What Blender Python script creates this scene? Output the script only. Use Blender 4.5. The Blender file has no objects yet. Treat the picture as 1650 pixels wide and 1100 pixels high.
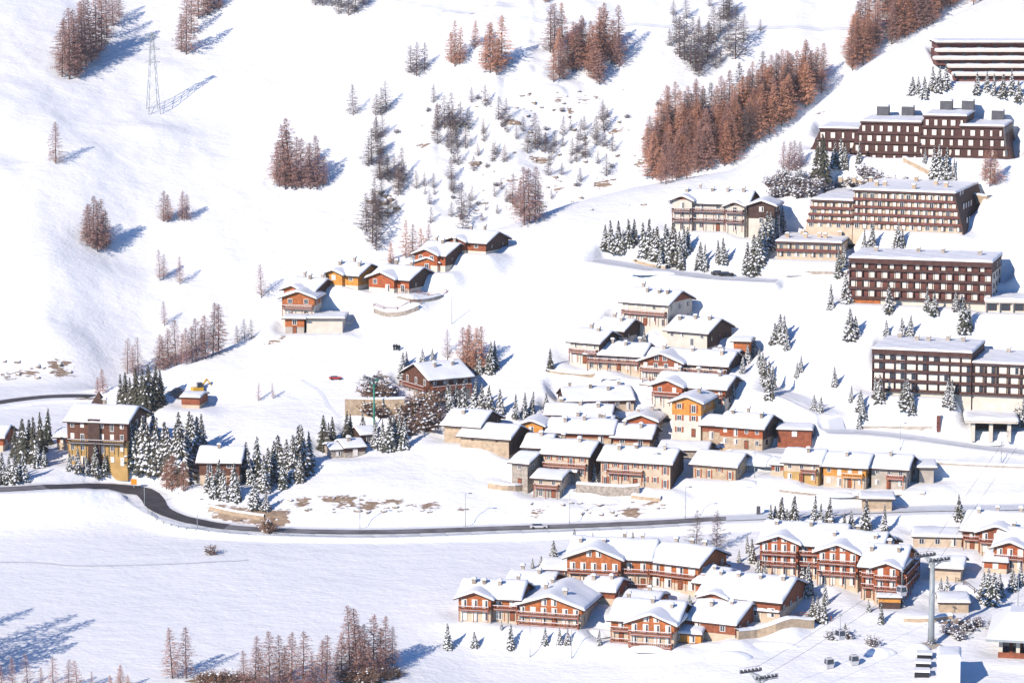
import bpy, bmesh, math, random
import numpy as np
from mathutils import Vector, Matrix
R = math.radians
S = bpy.context.scene
COL = S.collection

# ---------------------------------------------------------------- camera, sky, sun, exposure
CAM_H, PITCH, FPX = 159.5, R(8.5), 5200.0           # metres above the lower road, downward tilt, focal length in photo pixels
cam = bpy.data.cameras.new("camera")
cam.sensor_width = 36.0
cam.lens = 36.0 * FPX / 1650.0
cam.clip_start, cam.clip_end = 10.0, 6000.0
cam_ob = bpy.data.objects.new("camera", cam)
COL.objects.link(cam_ob)
cam_ob.location = (0, 0, CAM_H)
cam_ob.rotation_euler = (R(90) - PITCH, 0, 0)
S.camera = cam_ob

SUN_EL, SUN_DIR = R(28.0), (0.61, 0.79)              # horizontal heading of the light (where shadows fall)
world = bpy.data.worlds.new("World")
S.world = world
world.use_nodes = True
wn = world.node_tree
sky = wn.nodes.new("ShaderNodeTexSky")
sky.sky_type = 'NISHITA'
sky.sun_disc = False
sky.sun_elevation = SUN_EL
sky.sun_rotation = math.atan2(-SUN_DIR[0], -SUN_DIR[1]) % (2 * math.pi)
sky.altitude = 2000.0
sky.ozone_density = 10.0
sky.dust_density = 0.0
sky.air_density = 1.0
wn.links.new(sky.outputs[0], wn.nodes["Background"].inputs[0])
wn.nodes["Background"].inputs[1].default_value = 0.15
sun = bpy.data.lights.new("sun", 'SUN')
sun.energy = 5.0
sun.angle = R(0.5)
sun.color = (1.0, 0.89, 0.77)
sun_ob = bpy.data.objects.new("sun", sun)
COL.objects.link(sun_ob)
_d = Vector((SUN_DIR[0] * math.cos(SUN_EL), SUN_DIR[1] * math.cos(SUN_EL), -math.sin(SUN_EL)))
sun_ob.rotation_euler = _d.to_track_quat('-Z', 'Y').to_euler()
sun_ob.location = (-300, 0, 600)
S.view_settings.view_transform = 'Standard'
S.view_settings.look = 'None'
S.view_settings.gamma = 1.0
S.view_settings.use_curve_mapping = False
S.view_settings.exposure = 0.17
S.cycles.max_bounces = 5
S.cycles.diffuse_bounces = 1
S.cycles.glossy_bounces = 2

# ---------------------------------------------------------------- materials
def nmat(name, rgb, rough=0.8, var=0.0, scale=3.0, rand=None, bump=0.0, spec=0.3):
    """Principled with a noise-driven variation (var) and, for rand, a second colour picked per object."""
    m = bpy.data.materials.new(name); m.use_nodes = True
    t = m.node_tree; b = t.nodes["Principled BSDF"]; L = t.links
    b.inputs["Roughness"].default_value = rough
    b.inputs["Specular IOR Level"].default_value = spec
    b.inputs["Base Color"].default_value = (*rgb, 1)
    src = None
    if rand:
        oi = t.nodes.new("ShaderNodeObjectInfo"); mx = t.nodes.new("ShaderNodeMix"); mx.data_type = 'RGBA'
        mx.inputs[6].default_value = (*rgb, 1); mx.inputs[7].default_value = (*rand, 1)
        L.new(oi.outputs["Random"], mx.inputs[0]); src = mx.outputs[2]
    if var:
        tc = t.nodes.new("ShaderNodeTexCoord"); n = t.nodes.new("ShaderNodeTexNoise")
        n.inputs["Scale"].default_value = scale; n.inputs["Detail"].default_value = 5
        L.new(tc.outputs["Object"], n.inputs[0])
        r = t.nodes.new("ShaderNodeMapRange"); r.inputs[1].default_value = .3; r.inputs[2].default_value = .7
        r.inputs[3].default_value = 1 - var; r.inputs[4].default_value = 1 + var
        L.new(n.outputs[0], r.inputs[0])
        v = t.nodes.new("ShaderNodeVectorMath"); v.operation = 'SCALE'
        if src: L.new(src, v.inputs[0])
        else: v.inputs[0].default_value = rgb
        L.new(r.outputs[0], v.inputs["Scale"]); src = v.outputs[0]
        if bump:
            bp = t.nodes.new("ShaderNodeBump"); bp.inputs["Strength"].default_value = bump; bp.inputs["Distance"].default_value = .2
            L.new(n.outputs[0], bp.inputs["Height"]); L.new(bp.outputs[0], b.inputs["Normal"])
    if src: L.new(src, b.inputs["Base Color"])
    return m

SNOW = (0.84, 0.855, 0.875)
M = dict(
    snow=nmat("snow_pack", SNOW, .6, .02, .6, bump=.25),
    white=nmat("white_plaster", (.64, .57, .48), .9, .10, .5),
    cream=nmat("cream_plaster", (.56, .44, .32), .9, .14, .5),
    beige=nmat("beige_stone", (.46, .35, .24), .9, .22, .9, bump=.3),
    stone=nmat("grey_stone", (.36, .31, .26), .95, .35, 1.5, bump=.5),
    ochre=nmat("ochre_plaster", (.46, .29, .11), .9, .18, .5),
    orange=nmat("orange_timber", (.40, .125, .04), .7, .28, 1.2),
    yellow=nmat("honey_timber", (.58, .25, .05), .7, .22, 1.2),
    umber=nmat("umber_timber", (.13, .055, .033), .75, .3, 1.2),
    wood=nmat("red_brown_timber", (.26, .08, .038), .75, .3, 1.2),
    rust=nmat("rust_timber", (.36, .095, .035), .75, .3, 1.2),
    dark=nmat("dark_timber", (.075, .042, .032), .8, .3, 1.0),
    brown=nmat("chocolate_cladding", (.085, .041, .034), .8, .25, .8),
    maroon=nmat("maroon_panel", (.16, .060, .048), .8, .25, .8),
    concrete=nmat("concrete", (.42, .37, .31), .9, .18, .6),
    steel=nmat("galvanised_steel", (.31, .34, .35), .45, .12, .8, spec=.5),
    green=nmat("green_paint", (.03, .22, .16), .5),
    asphalt=nmat("asphalt", (.07, .065, .072), .85, .3, .25),
    slush=nmat("slushy_asphalt", (.19, .18, .19), .8, .4, .25),
    packed=nmat("packed_snow", (.66, .68, .72), .7, .08, .3, bump=.2),
    pane=nmat("window_pane", (.05, .06, .08), .12, .5, .4, spec=.8),
    blind=nmat("pale_blind", (.78, .70, .62), .8, .12, .7),
    frame=nmat("white_frame", (.78, .74, .68), .6),
    rock=nmat("rock_face", (.30, .25, .20), .95, .5, .6, bump=.8),
    bark=nmat("bark", (.15, .09, .07), .95, .3, 2.0),
    larch=nmat("larch_twig", (.46, .25, .20), .9, .2, .3, rand=(.40, .25, .23)),
    rustl=nmat("rust_larch_twig", (.68, .32, .185), .9, .2, .3, rand=(.52, .28, .22)),
    grey=nmat("grey_twig", (.22, .16, .15), .9, .2, .3, rand=(.14, .115, .12)),
    needle=nmat("spruce_needle", (.066, .072, .052), .8, .3, .5, rand=(.11, .10, .075)),
    bushm=nmat("shrub_twig", (.26, .15, .10), .9, .25, .5, rand=(.17, .11, .085)),
    black=nmat("black_rubber", (.02, .02, .022), .6),
    signor=nmat("orange_sign", (.85, .26, .02), .5),
    red=nmat("red_paint", (.55, .05, .04), .35, spec=.5),
    yell=nmat("yellow_paint", (.75, .42, .03), .4, spec=.5),
    blue=nmat("blue_paint", (.05, .10, .26), .35, spec=.5),
    silver=nmat("silver_paint", (.5, .5, .52), .3, spec=.5),
    copper=nmat("grey_roofing", (.085, .085, .095), .6, .2, .6),
)

# the ground: snow, bare grass and rock where the mask attribute says so
def ground_mat():
    m = bpy.data.materials.new("snow_ground"); m.use_nodes = True
    t = m.node_tree; b = t.nodes["Principled BSDF"]; L = t.links; N = t.nodes.new
    tc = N("ShaderNodeTexCoord")
    mp = N("ShaderNodeMapping"); mp.inputs["Scale"].default_value = (.6, 1, 2.2); L.new(tc.outputs["Object"], mp.inputs[0])
    def noise(sc, det=4):
        n = N("ShaderNodeTexNoise"); n.inputs["Scale"].default_value = sc; n.inputs["Detail"].default_value = det
        L.new(mp.outputs[0], n.inputs[0]); return n.outputs[0]
    n1, n2, n3 = noise(.045, 3), noise(1.1, 6), noise(.30, 5)
    sn = N("ShaderNodeMix"); sn.data_type = 'RGBA'
    sn.inputs[6].default_value = (.75, .765, .785, 1); sn.inputs[7].default_value = (.885, .89, .90, 1)
    m1 = N("ShaderNodeMath"); m1.operation = 'MULTIPLY_ADD'; m1.inputs[1].default_value = .7; L.new(n3, m1.inputs[0])
    m0 = N("ShaderNodeMath"); m0.operation = 'MULTIPLY_ADD'; m0.inputs[1].default_value = .9; m0.inputs[2].default_value = -.3; L.new(n1, m0.inputs[0]); L.new(m0.outputs[0], m1.inputs[2])
    L.new(m1.outputs[0], sn.inputs[0])
    bare = N("ShaderNodeMix"); bare.data_type = 'RGBA'
    bare.inputs[6].default_value = (.44, .32, .22, 1); bare.inputs[7].default_value = (.13, .095, .075, 1)
    L.new(n2, bare.inputs[0])
    at = N("ShaderNodeAttribute"); at.attribute_name = "bare"
    ad = N("ShaderNodeMath"); ad.operation = 'ADD'; L.new(at.outputs["Fac"], ad.inputs[0])
    mu = N("ShaderNodeMath"); mu.operation = 'MULTIPLY_ADD'; mu.inputs[1].default_value = .8; mu.inputs[2].default_value = 0
    L.new(n2, mu.inputs[0])
    mu2 = N("ShaderNodeMath"); mu2.operation = 'MULTIPLY_ADD'; mu2.inputs[1].default_value = .9; L.new(n3, mu2.inputs[0]); L.new(mu.outputs[0], mu2.inputs[2])
    L.new(mu2.outputs[0], ad.inputs[1])
    r = N("ShaderNodeMapRange"); r.inputs[1].default_value = 1.50; r.inputs[2].default_value = 1.60
    L.new(ad.outputs[0], r.inputs[0])
    mx = N("ShaderNodeMix"); mx.data_type = 'RGBA'
    L.new(r.outputs[0], mx.inputs[0]); L.new(sn.outputs[2], mx.inputs[6]); L.new(bare.outputs[2], mx.inputs[7])
    L.new(mx.outputs[2], b.inputs["Base Color"])
    b.inputs["Roughness"].default_value = .65; b.inputs["Specular IOR Level"].default_value = .2
    bp = N("ShaderNodeBump"); bp.inputs["Strength"].default_value = .6; bp.inputs["Distance"].default_value = .55
    hs = N("ShaderNodeMath"); hs.operation = 'MULTIPLY_ADD'; hs.inputs[1].default_value = .55; L.new(n2, hs.inputs[0]); L.new(n3, hs.inputs[2]); L.new(hs.outputs[0], bp.inputs["Height"]); L.new(bp.outputs[0], b.inputs["Normal"])
    return m
M['ground'] = ground_mat()

# ---------------------------------------------------------------- mesh helpers
class MB:
    """Collects shapes for ONE mesh object."""
    def __init__(s): s.v, s.f, s.m, s.sm = [], [], [], []
    def poly(s, pts, faces, mi=0, smooth=False):
        o = len(s.v); s.v += [tuple(p) for p in pts]
        for f in faces: s.f.append([i + o for i in f]); s.m.append(mi); s.sm.append(smooth)
    def box(s, x0, y0, z0, x1, y1, z1, mi=0):
        s.hexa([(x0, y0), (x1, y0), (x1, y1), (x0, y1)], z0, [(x0, y0), (x1, y0), (x1, y1), (x0, y1)], z1, mi)
    def hexa(s, b, z0, t, z1, mi=0):
        n = len(b)
        s.poly([(x, y, z0) for x, y in b] + [(x, y, z1) for x, y in t],
               [list(range(n))[::-1], list(range(n, 2 * n))] + [[i, (i + 1) % n, n + (i + 1) % n, n + i] for i in range(n)], mi)
    def tube(s, p, q, r0, r1=None, n=8, mi=0):
        r1 = r0 if r1 is None else r1
        p, q = Vector(p), Vector(q); d = (q - p).normalized()
        a = d.orthogonal().normalized(); c = d.cross(a)
        ring = lambda o, r: [o + a * (r * math.cos(6.28318 * i / n)) + c * (r * math.sin(6.28318 * i / n)) for i in range(n)]
        s.poly(ring(p, r0) + ring(q, r1), [list(range(n))[::-1], list(range(n, 2 * n))] + [[i, (i + 1) % n, n + (i + 1) % n, n + i] for i in range(n)], mi, True)
    def bar(s, p, q, w, mi=0): s.tube(p, q, w * .7071, n=4, mi=mi)
    def mesh(s, name, mats):
        me = bpy.data.meshes.new(name); me.from_pydata(s.v, [], s.f)
        for k in (mats if isinstance(mats, (list, tuple)) else [mats]): me.materials.append(M[k] if isinstance(k, str) else k)
        me.polygons.foreach_set("material_index", s.m); me.polygons.foreach_set("use_smooth", s.sm); me.update()
        return me
    def build(s, name, mats, parent=None):
        if not s.f: return None
        return link(name, s.mesh(name, mats), parent)

def link(name, me, parent=None, loc=None, rotz=0.0, scale=None):
    o = bpy.data.objects.new(name, me); COL.objects.link(o)
    if parent: o.parent = parent
    if loc is not None: o.location = loc
    if rotz: o.rotation_euler = (0, 0, rotz)
    if scale is not None: o.scale = scale
    return o
def tag(o, label, cat, group=None):
    o["label"] = label; o["category"] = cat
    if group: o["group"] = group
    return o
def thing(name, label, cat, loc, rotz=0.0, group=None):
    return tag(link(name, None, None, loc, rotz), label, cat, group)

# ---------------------------------------------------------------- terrain: contour lines of the valley -> one height field
def ray(u, v):
    """Direction of the line of sight through a photo pixel (world axes)."""
    a, b = (u - 825.0) / FPX, (550.0 - v) / FPX
    return np.array([a, math.cos(PITCH) + b * math.sin(PITCH), -math.sin(PITCH) + b * math.cos(PITCH)])
def uvz(u, v, z):
    """Ground on the line of sight (u, v): z picks its distance (the height it would have under a line of sight 6.5 degrees steeper and 250 m up)."""
    return uvY(u, v, (250.0 - z) / math.tan(R(15.0) + math.atan((v - 550.0) / FPX)))
def uvY(u, v, Y):
    d = ray(u, v); t = Y / d[1]; return d[0] * t, Y, CAM_H + d[2] * t
AZ = np.concatenate([np.linspace(-.36, -.17, 40), np.linspace(-.1695, .1695, 560), np.linspace(.17, .36, 40)])
def contour(knots):
    P = [uvz(*k) for k in knots]
    a = np.array([p[0] / p[1] for p in P]); o = np.argsort(a)
    Y = np.array([p[1] for p in P])[o]; z = np.array([p[2] for p in P])[o]; a = a[o]
    Yi, zi = np.interp(AZ, a, Y), np.interp(AZ, a, z)
    k = np.hanning(25); k /= k.sum()
    sm = lambda w: np.convolve(np.pad(w, 12, mode='edge'), k, 'valid')
    return sm(Yi), sm(zi)
C = [contour(k) for k in (
    [(-1400, 1330, -13), (825, 1330, -13), (3000, 1330, -13)],
    [(-1400, 1180, -4), (0, 1180, -4), (640, 1180, -5), (900, 1180, -8), (1250, 1180, -5), (3000, 1180, -4)],
    [(-1400, 1060, -.8), (0, 1060, -.8), (600, 1060, -1), (760, 1060, -3.4), (1000, 1060, -3.6), (1200, 1060, -2), (1650, 1060, -1), (3000, 1060, -1)],
    [(-1400, 1000, 0), (640, 1000, 0), (760, 1000, .6), (1000, 1000, 1), (1250, 985, 1.2), (1650, 985, 1.6), (3000, 985, 2)],
    [(-1400, 900, .4), (600, 900, .5), (850, 900, 1.2), (1100, 900, 3.2), (1650, 900, 4.2), (3000, 900, 5)],
    [(-1400, 840, 2), (0, 842, 2), (220, 850, .6), (300, 853, .3), (430, 862, 0), (800, 861, 1), (1100, 848, 3), (1250, 840, 5), (1650, 828, 7), (3000, 820, 9)],
    [(-1400, 770, 8), (0, 775, 8), (100, 765, 8), (215, 768, 7), (262, 800, 4), (330, 808, 4), (450, 795, 4.4), (600, 750, 7.6), (1000, 750, 8.5), (1300, 750, 10.6), (1650, 750, 11.5), (3000, 750, 14)],
    [(-1400, 690, 6.5), (0, 695, 7), (150, 690, 8), (250, 680, 12), (400, 680, 12.5), (600, 620, 18), (800, 600, 20), (1000, 600, 20.5), (1200, 600, 23.5), (1400, 600, 25.5), (1650, 600, 27.5), (3000, 560, 35)],
    [(-1400, 668, 5.6), (0, 668, 6), (150, 656, 7.2), (250, 645, 14.5), (400, 600, 19), (470, 540, 25.5), (600, 520, 27.4), (800, 470, 33), (1000, 450, 36), (1200, 440, 39.2), (1400, 420, 43.5), (1650, 400, 48), (3000, 300, 62)],
    [(-1400, 645, 5.6), (0, 645, 5.8), (150, 632, 6.6), (205, 618, 11), (250, 606, 17), (330, 576, 20), (400, 546, 23), (428, 530, 25), (446, 492, 29.5), (462, 470, 32), (528, 441, 35), (560, 434, 36), (610, 422, 37.5), (700, 396, 40.5), (735, 386, 42), (800, 372, 43.5), (930, 327, 48), (1040, 301, 50), (1180, 276, 54), (1230, 246, 58), (1310, 176, 67), (1400, 100, 76), (1500, 45, 85.6), (1650, -40, 98), (3000, -600, 170)],
)]
def soft(*ws):                                        # ease kinks along a far contour
    k = np.hanning(93); k /= k.sum()
    return tuple(np.convolve(np.pad(w, 46, mode='edge'), k, 'valid') for w in ws)
def offs(c, dY, dz):                                  # a line behind the crest: the hidden gully
    ku = [-1400, 0, 150, 205, 250, 400, 560, 800, 1040, 1230, 1310, 1400, 1650, 3000]
    a = np.array([uvz(u, 600, 0)[0] / uvz(u, 600, 0)[1] for u in ku])
    return soft(c[0] + np.interp(AZ, a, dY), c[1] + np.interp(AZ, a, dz))
C.append(offs(C[-1], [14, 14, 16, 30, 38, 44, 44, 40, 36, 32, 32, 32, 30, 30], [.3, .3, 0, -6, -13, -15, -17, -12, -8, -7, -8, -9, -10, -10]))
def upto(c, ku, kv, ks):                              # where a slope of ks from c is seen at row kv
    a = np.array([uvz(u, 300, 0)[0] / uvz(u, 300, 0)[1] for u in ku])
    v, s = np.interp(AZ, a, kv), np.interp(AZ, a, ks)
    e = np.tan(PITCH + np.arctan((v - 550) / FPX))
    s = s + .11; Y = (CAM_H - c[1] + s * c[0]) / (s + e)
    return soft(Y, CAM_H - e * Y)
KU = [-1400, 0, 200, 400, 600, 800, 1040, 1230, 1310, 1400, 1500, 1650, 3000]
C.append(upto(C[-1], KU, [470, 470, 450, 420, 330, 300, 240, 180, 140, 70, 10, -70, -640], [.36, .36, .36, .40, .50, .50, .50, .45, .45, .45, .45, .45, .4]))
C.append(upto(C[-1], KU, [250, 250, 260, 250, 180, 160, 130, 90, 60, 10, -40, -110, -680], [.52, .52, .50, .48, .50, .52, .48, .45, .45, .45, .45, .45, .4]))
C.append(upto(C[-1], KU, [20, 20, 20, 15, 10, 10, 0, -10, -30, -60, -100, -160, -720], [.38, .38, .36, .40, .42, .45, .45, .45, .45, .45, .45, .45, .4]))
C.append((C[-1][0] + 160, C[-1][1] + 75)); C.append((C[-1][0] + 500, C[-1][1] + 250)); C.append((C[-1][0] + 900, C[-1][1] + 420))
YS = np.concatenate([np.linspace(540, 620, 30), np.linspace(621, 1090, 620), np.linspace(1092, 1200, 60), np.linspace(1210, 1500, 24)])
def vnoise(X, Y, sc, seed):
    rs = np.random.RandomState(seed); G = rs.rand(256, 256)
    x, y = X / sc + 1000, Y / sc + 1000; xi, yi = np.floor(x).astype(int), np.floor(y).astype(int)
    fx, fy = x - xi, y - yi; fx, fy = fx * fx * (3 - 2 * fx), fy * fy * (3 - 2 * fy)
    g = lambda i, j: G[i & 255, j & 255]
    return (g(xi, yi) * (1 - fx) + g(xi + 1, yi) * fx) * (1 - fy) + (g(xi, yi + 1) * (1 - fx) + g(xi + 1, yi + 1) * fx) * fy - .5
GA, GY = np.meshgrid(AZ, YS)                          # rows: distance, columns: bearing
GX = GA * GY
cy, cz = np.array([c[0] for c in C]), np.array([c[1] for c in C])
cy = np.maximum.accumulate(cy + np.arange(len(C))[:, None] * 1e-3, axis=0)
GZ = np.empty_like(GX)
def pchip(x, y, q):
    h = np.diff(x); d = np.diff(y) / h; m = np.zeros_like(y)
    w1, w2 = 2 * h[1:] + h[:-1], h[1:] + 2 * h[:-1]
    ok = d[:-1] * d[1:] > 0
    m[1:-1] = np.where(ok, (w1 + w2) / (w1 / np.where(ok, d[:-1], 1) + w2 / np.where(ok, d[1:], 1)), 0)
    m[0], m[-1] = d[0], d[-1]
    q = np.clip(q, x[0], x[-1]); i = np.clip(np.searchsorted(x, q) - 1, 0, len(h) - 1); t = (q - x[i]) / h[i]
    return (y[i] * (1 + 2 * t) * (1 - t) ** 2 + h[i] * m[i] * t * (1 - t) ** 2 + y[i + 1] * t * t * (3 - 2 * t) + h[i] * m[i + 1] * t * t * (t - 1))
for j in range(len(AZ)): GZ[:, j] = pchip(cy[:, j], cz[:, j], YS)
far = np.clip((GY - np.interp(GA, AZ, cy[10])) / 25, 0, 1)      # 1 on the mountainside across the gully
fieldm = np.maximum(np.clip((GY - np.interp(GA, AZ, cy[5])) / 20, 0, 1), np.clip((GA + .02) / .02, 0, 1) * .8)   # 0 on the flat field in front of the road
GZ += vnoise(GX, GY, 60, 1) * (1.0 + 3.5 * far) * (.25 + .75 * fieldm) + vnoise(GX, GY, 22, 2) * (.4 + 1.6 * far) * (.2 + .8 * fieldm) + vnoise(GX, GY, 7, 3) * (.30 + .4 * far) * (.25 + .75 * fieldm) + vnoise(GX, GY, 3.1, 4) * (.12 + .1 * far) * (.3 + .7 * fieldm)
craggy = far * np.clip(1 - np.abs((GA * FPX + 825) - 800) / 260, 0, 1)  # broken, rocky ground in the middle of the far slope
GZ += craggy * (vnoise(GX, GY, 13, 5) * 4.6 + np.abs(vnoise(GX, GY, 5, 6)) * 2.2 + np.abs(vnoise(GX, GY * .35, 9, 9)) * -3.0)
def col_of(a): return np.clip(np.interp(a, AZ, np.arange(len(AZ))), 0, len(AZ) - 1.001)
def row_of(Y): return np.clip(np.interp(Y, YS, np.arange(len(YS))), 0, len(YS) - 1.001)
def height(x, y):
    x, y = np.asarray(x, float), np.asarray(y, float)
    c, r = col_of(x / y), row_of(y); i, j = r.astype(int), c.astype(int); p, q = r - i, c - j
    return (GZ[i, j] * (1 - q) + GZ[i, j + 1] * q) * (1 - p) + (GZ[i + 1, j] * (1 - q) + GZ[i + 1, j + 1] * q) * p
_YQ = np.arange(560, 1700, .5)
def hit(u, v):
    """First ground point met by the line of sight through photo pixel (u, v)."""
    d = ray(u, v); t = _YQ / d[1]
    s = CAM_H + d[2] * t - height(d[0] * t, _YQ)
    k = np.argmax(s < 0) if (s < 0).any() else len(s) - 1
    k = max(k, 1); w = s[k - 1] / (s[k - 1] - s[k] + 1e-9); Y = _YQ[k - 1] + w * .5
    return Vector((d[0] / d[1] * Y, Y, float(height(d[0] / d[1] * Y, Y))))
def ppm(p):
    """Photo pixels per metre at a point."""
    return FPX / (p[1] * math.cos(PITCH) + (CAM_H - p[2]) * math.sin(PITCH))
def bump(u, v, ru, rv, dz):
    """Raise or lower the ground round a spot (radii in metres)."""
    global GZ
    p = hit(u, v); GZ += dz * np.exp(-((GX - p.x) / ru) ** 2 - ((GY - p.y) / rv) ** 2)
for b in ((165, 395, 16, 10, -2.2), (200, 520, 14, 30, -1.4), (60, 420, 22, 24, 3.0), (90, 560, 14, 10, 3), (255, 215, 10, 5, 1.6), (20, 240, 12, 8, -2), (300, 130, 25, 12, 1.5),
          (330, 590, 12, 12, 0.8), (440, 690, 14, 10, 1.0), (360, 640, 10, 8, -1.4), (620, 790, 20, 10, 1), (900, 450, 20, 12, .9), (700, 520, 22, 10, .9), (1130, 1075, 22, 7, .8), (10, 806, 26, 7, 2.6), (70, 800, 14, 6, 1.2)):
    bump(*b)
def pad(pts, z, fall=6.0, cap=False):
    """Level the ground under a convex footprint (xy corners) to height z, easing back over fall metres; cap only cuts what stands higher."""
    global GZ
    xs = [p[0] for p in pts]; ys = [p[1] for p in pts]
    r0, r1 = np.searchsorted(YS, min(ys) - fall - 2), np.searchsorted(YS, max(ys) + fall + 2)
    X, Y = GX[r0:r1], GY[r0:r1]; ins = np.ones(X.shape, bool); d2 = np.full(X.shape, 1e9); n = len(pts)
    area = sum(pts[i][0] * pts[(i + 1) % n][1] - pts[(i + 1) % n][0] * pts[i][1] for i in range(n)); sg = 1 if area > 0 else -1
    for i in range(n):
        (ax, ay), (bx, by) = pts[i], pts[(i + 1) % n]; ux, uy = bx - ax, by - ay; l2 = max(ux * ux + uy * uy, 1e-9)
        ins &= sg * ((X - ax) * uy - (Y - ay) * ux) <= 0
        t = np.clip(((X - ax) * ux + (Y - ay) * uy) / l2, 0, 1); d2 = np.minimum(d2, (X - ax - t * ux) ** 2 + (Y - ay - t * uy) ** 2)
    w = np.where(ins, 1, np.clip(1 - np.sqrt(d2) / fall, 0, 1)); w = w * w * (3 - 2 * w)
    z = z(X, Y) if callable(z) else z
    G = GZ[r0:r1]; GZ[r0:r1] = G * (1 - w) + (np.minimum(G, z) if cap else z) * w

# ---------------------------------------------------------------- buildings: where each stands (photo pixels -> ground), then the ground is levelled for it
BLD = []
def B(kind, label, uL, vb, uR, hpx, D, yaw=-17, name='chalet', cat='chalet', group=None, **k):
    """uL, vb: foot of the front left corner; uR: front right corner; hpx: wall height in photo pixels; D: depth in metres."""
    p = hit(uL, vb); s = ppm(p); y = R(yaw)
    L = (uR - uL) / s / (math.cos(y) + math.sin(y) * 0)
    BLD.append(dict(kind=kind, label=label, p=p, s=s, L=L, H=hpx / s / math.cos(PITCH), D=D, yaw=y, name=name, cat=cat, group=group, k=k))

VIL, LOW, HAM, APT = "stone and timber houses of the old village", "timber chalets below the road", "timber chalets of the ridge hamlet", "long apartment blocks on the right slope"
# --- right slope: apartment blocks and the cream hotel
B('terrace', "terraced maroon block with snow-covered ledges at the top right", 1530, 131, 1760, 58, 26, 0, 'apartment_block', 'apartment block', APT, fall=8)
B('stepped', "long dark brown block in stepped sections with many pale windows", 1312, 240, 1606, 31, 18, -15, 'apartment_block', 'apartment block', APT, fall=7, tilt=6.0)
B('slant', "cream block with brown balcony bands and slanted dark end wall", 1309, 366, 1527, 42, 27, -20, 'apartment_block', 'apartment block', APT, fall=7)
B('low2', "small two-storey cream block left below the slanted one", 1252, 417, 1353, 26, 18, -14, 'apartment_block', 'apartment block', APT)
B('balc', "four-storey block with dark red balcony panels and white lower end wall", 1369, 488, 1588, 70, 18, -16, 'apartment_block', 'apartment block', APT, fall=6)
B('annex', "low snow-roofed annex with dark openings beside the balcony block", 1588, 503, 1760, 16, 10, -4, 'annex', 'annex', None)
B('flatlong', "long flat-roofed dark block with a lower right wing, above the road", 1406, 634, 1558, 70, 20, -17, 'apartment_block', 'apartment block', APT, fall=6)
B('house', "cream gabled hotel with two front gables and dark balcony bands", 1085, 370, 1200, 40, 13, -18, 'hotel', 'hotel', None, low='white', up='cream', split=.99, cross=[(0, .27, 1.5, .6), (.72, .98, 1.0, -.6)], balc=[1, 2], bm='maroon', chim=5, bay=3.2, pitch=.42)
B('house', "narrow tower house with dark gable at the right end of the cream hotel", 1206, 384, 1246, 48, 10, -14, 'tower_house', 'house', None, low='white', up='dark', split=.6, roof='y', chim=0, bay=4, pitch=.35, balc=[])
# --- old village, upper rows
B('house', "large pale chalet highest in the old village, balcony along its foot", 1003, 522, 1074, 32, 14, -30, group=VIL, low='white', up='white', split=.99, balc=[1], chim=4, gab='wood', bay=2.3)
B('house', "white chalet with dark right gable, second highest in the old village", 1075, 555, 1137, 19, 14, -30, group=VIL, low='white', up='white', split=.99, balc=[1], chim=3, gab='dark', bay=2.3)
B('house', "half-hidden chalet with dark wooden gable behind the long cream row", 962, 551, 1003, 17, 11, -30, group=VIL, low='white', up='dark', split=.5, balc=[], chim=2, gab='dark')
B('house', "white three-storey house at the upper left of the old village", 919, 584, 964, 30, 12, -30, group=VIL, low='white', up='white', split=.99, balc=[1, 2], chim=2, gab='dark', bay=2.3)
B('house', "long cream row house with a line of yellow window bays", 946, 594, 1032, 20, 12, -20, group=VIL, low='cream', up='white', split=.5, balc=[1], chim=4, bay=2.3, gab='dark')
B('house', "broad chalet with red gable front joined to the cream row", 1034, 608, 1104, 22, 13, -22, group=VIL, low='white', up='wood', split=.75, cross=[(.02, .95, 2.0, .3)], balc=[1], chim=3, ext=.9, gab='dark')
B('house', "small snow-buried garage roof right of the red gable", 1136, 606, 1172, 8, 8, -14, 'garage', 'garage', None, roof='y', low='cream', up='wood', split=.5, balc=[], chim=0, bay=9)
B('house', "chalet with red gable and wide balcony above the yellow-topped house", 1057, 648, 1104, 24, 12, -24, group=VIL, low='white', up='rust', split=.55, cross=[(0, .97, 2.5, .2)], balc=[1], chim=3, ext=1.3, gab='dark')
B('house', "tall house with honey-yellow timber top and white lower storeys", 1083, 702, 1128, 50, 14, -20, 'tall_house', 'house', VIL, roof='y', low='white', up='yellow', split=.62, balc=[], chim=1, win='shut', bay=3.1)
B('house', "red-timbered house with stone right gable below the village track", 1160, 720, 1226, 30, 12, -24, group=VIL, low='beige', up='rust', split=.5, balc=[], chim=3, bay=2.3, gab='dark')
B('house', "small red lean-to wing between yellow-topped and red-timbered houses", 1132, 708, 1160, 20, 8, -17, 'lean_to', 'house', None, low='beige', up='wood', split=.5, balc=[1], chim=0)
B('house', "low red timber shed under flat snow right of the red-timbered house", 1253, 708, 1306, 11, 8, -10, 'shed', 'shed', None, low='wood', up='wood', split=.5, balc=[], chim=0, bay=4, pitch=.1)
B('house', "little orange hut beside the second highest village chalet", 1182, 568, 1206, 14, 5, -14, 'hut', 'hut', None, low='orange', up='orange', split=.5, balc=[], chim=0, bay=9, pitch=.15)
B('house', "chalet with dark gable facing left under one huge snow roof", 912, 664, 962, 12, 13, 8, group=VIL, low='cream', up='dark', split=.6, balc=[], chim=4, gab='dark', ext=1.2, lgab=True)
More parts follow.
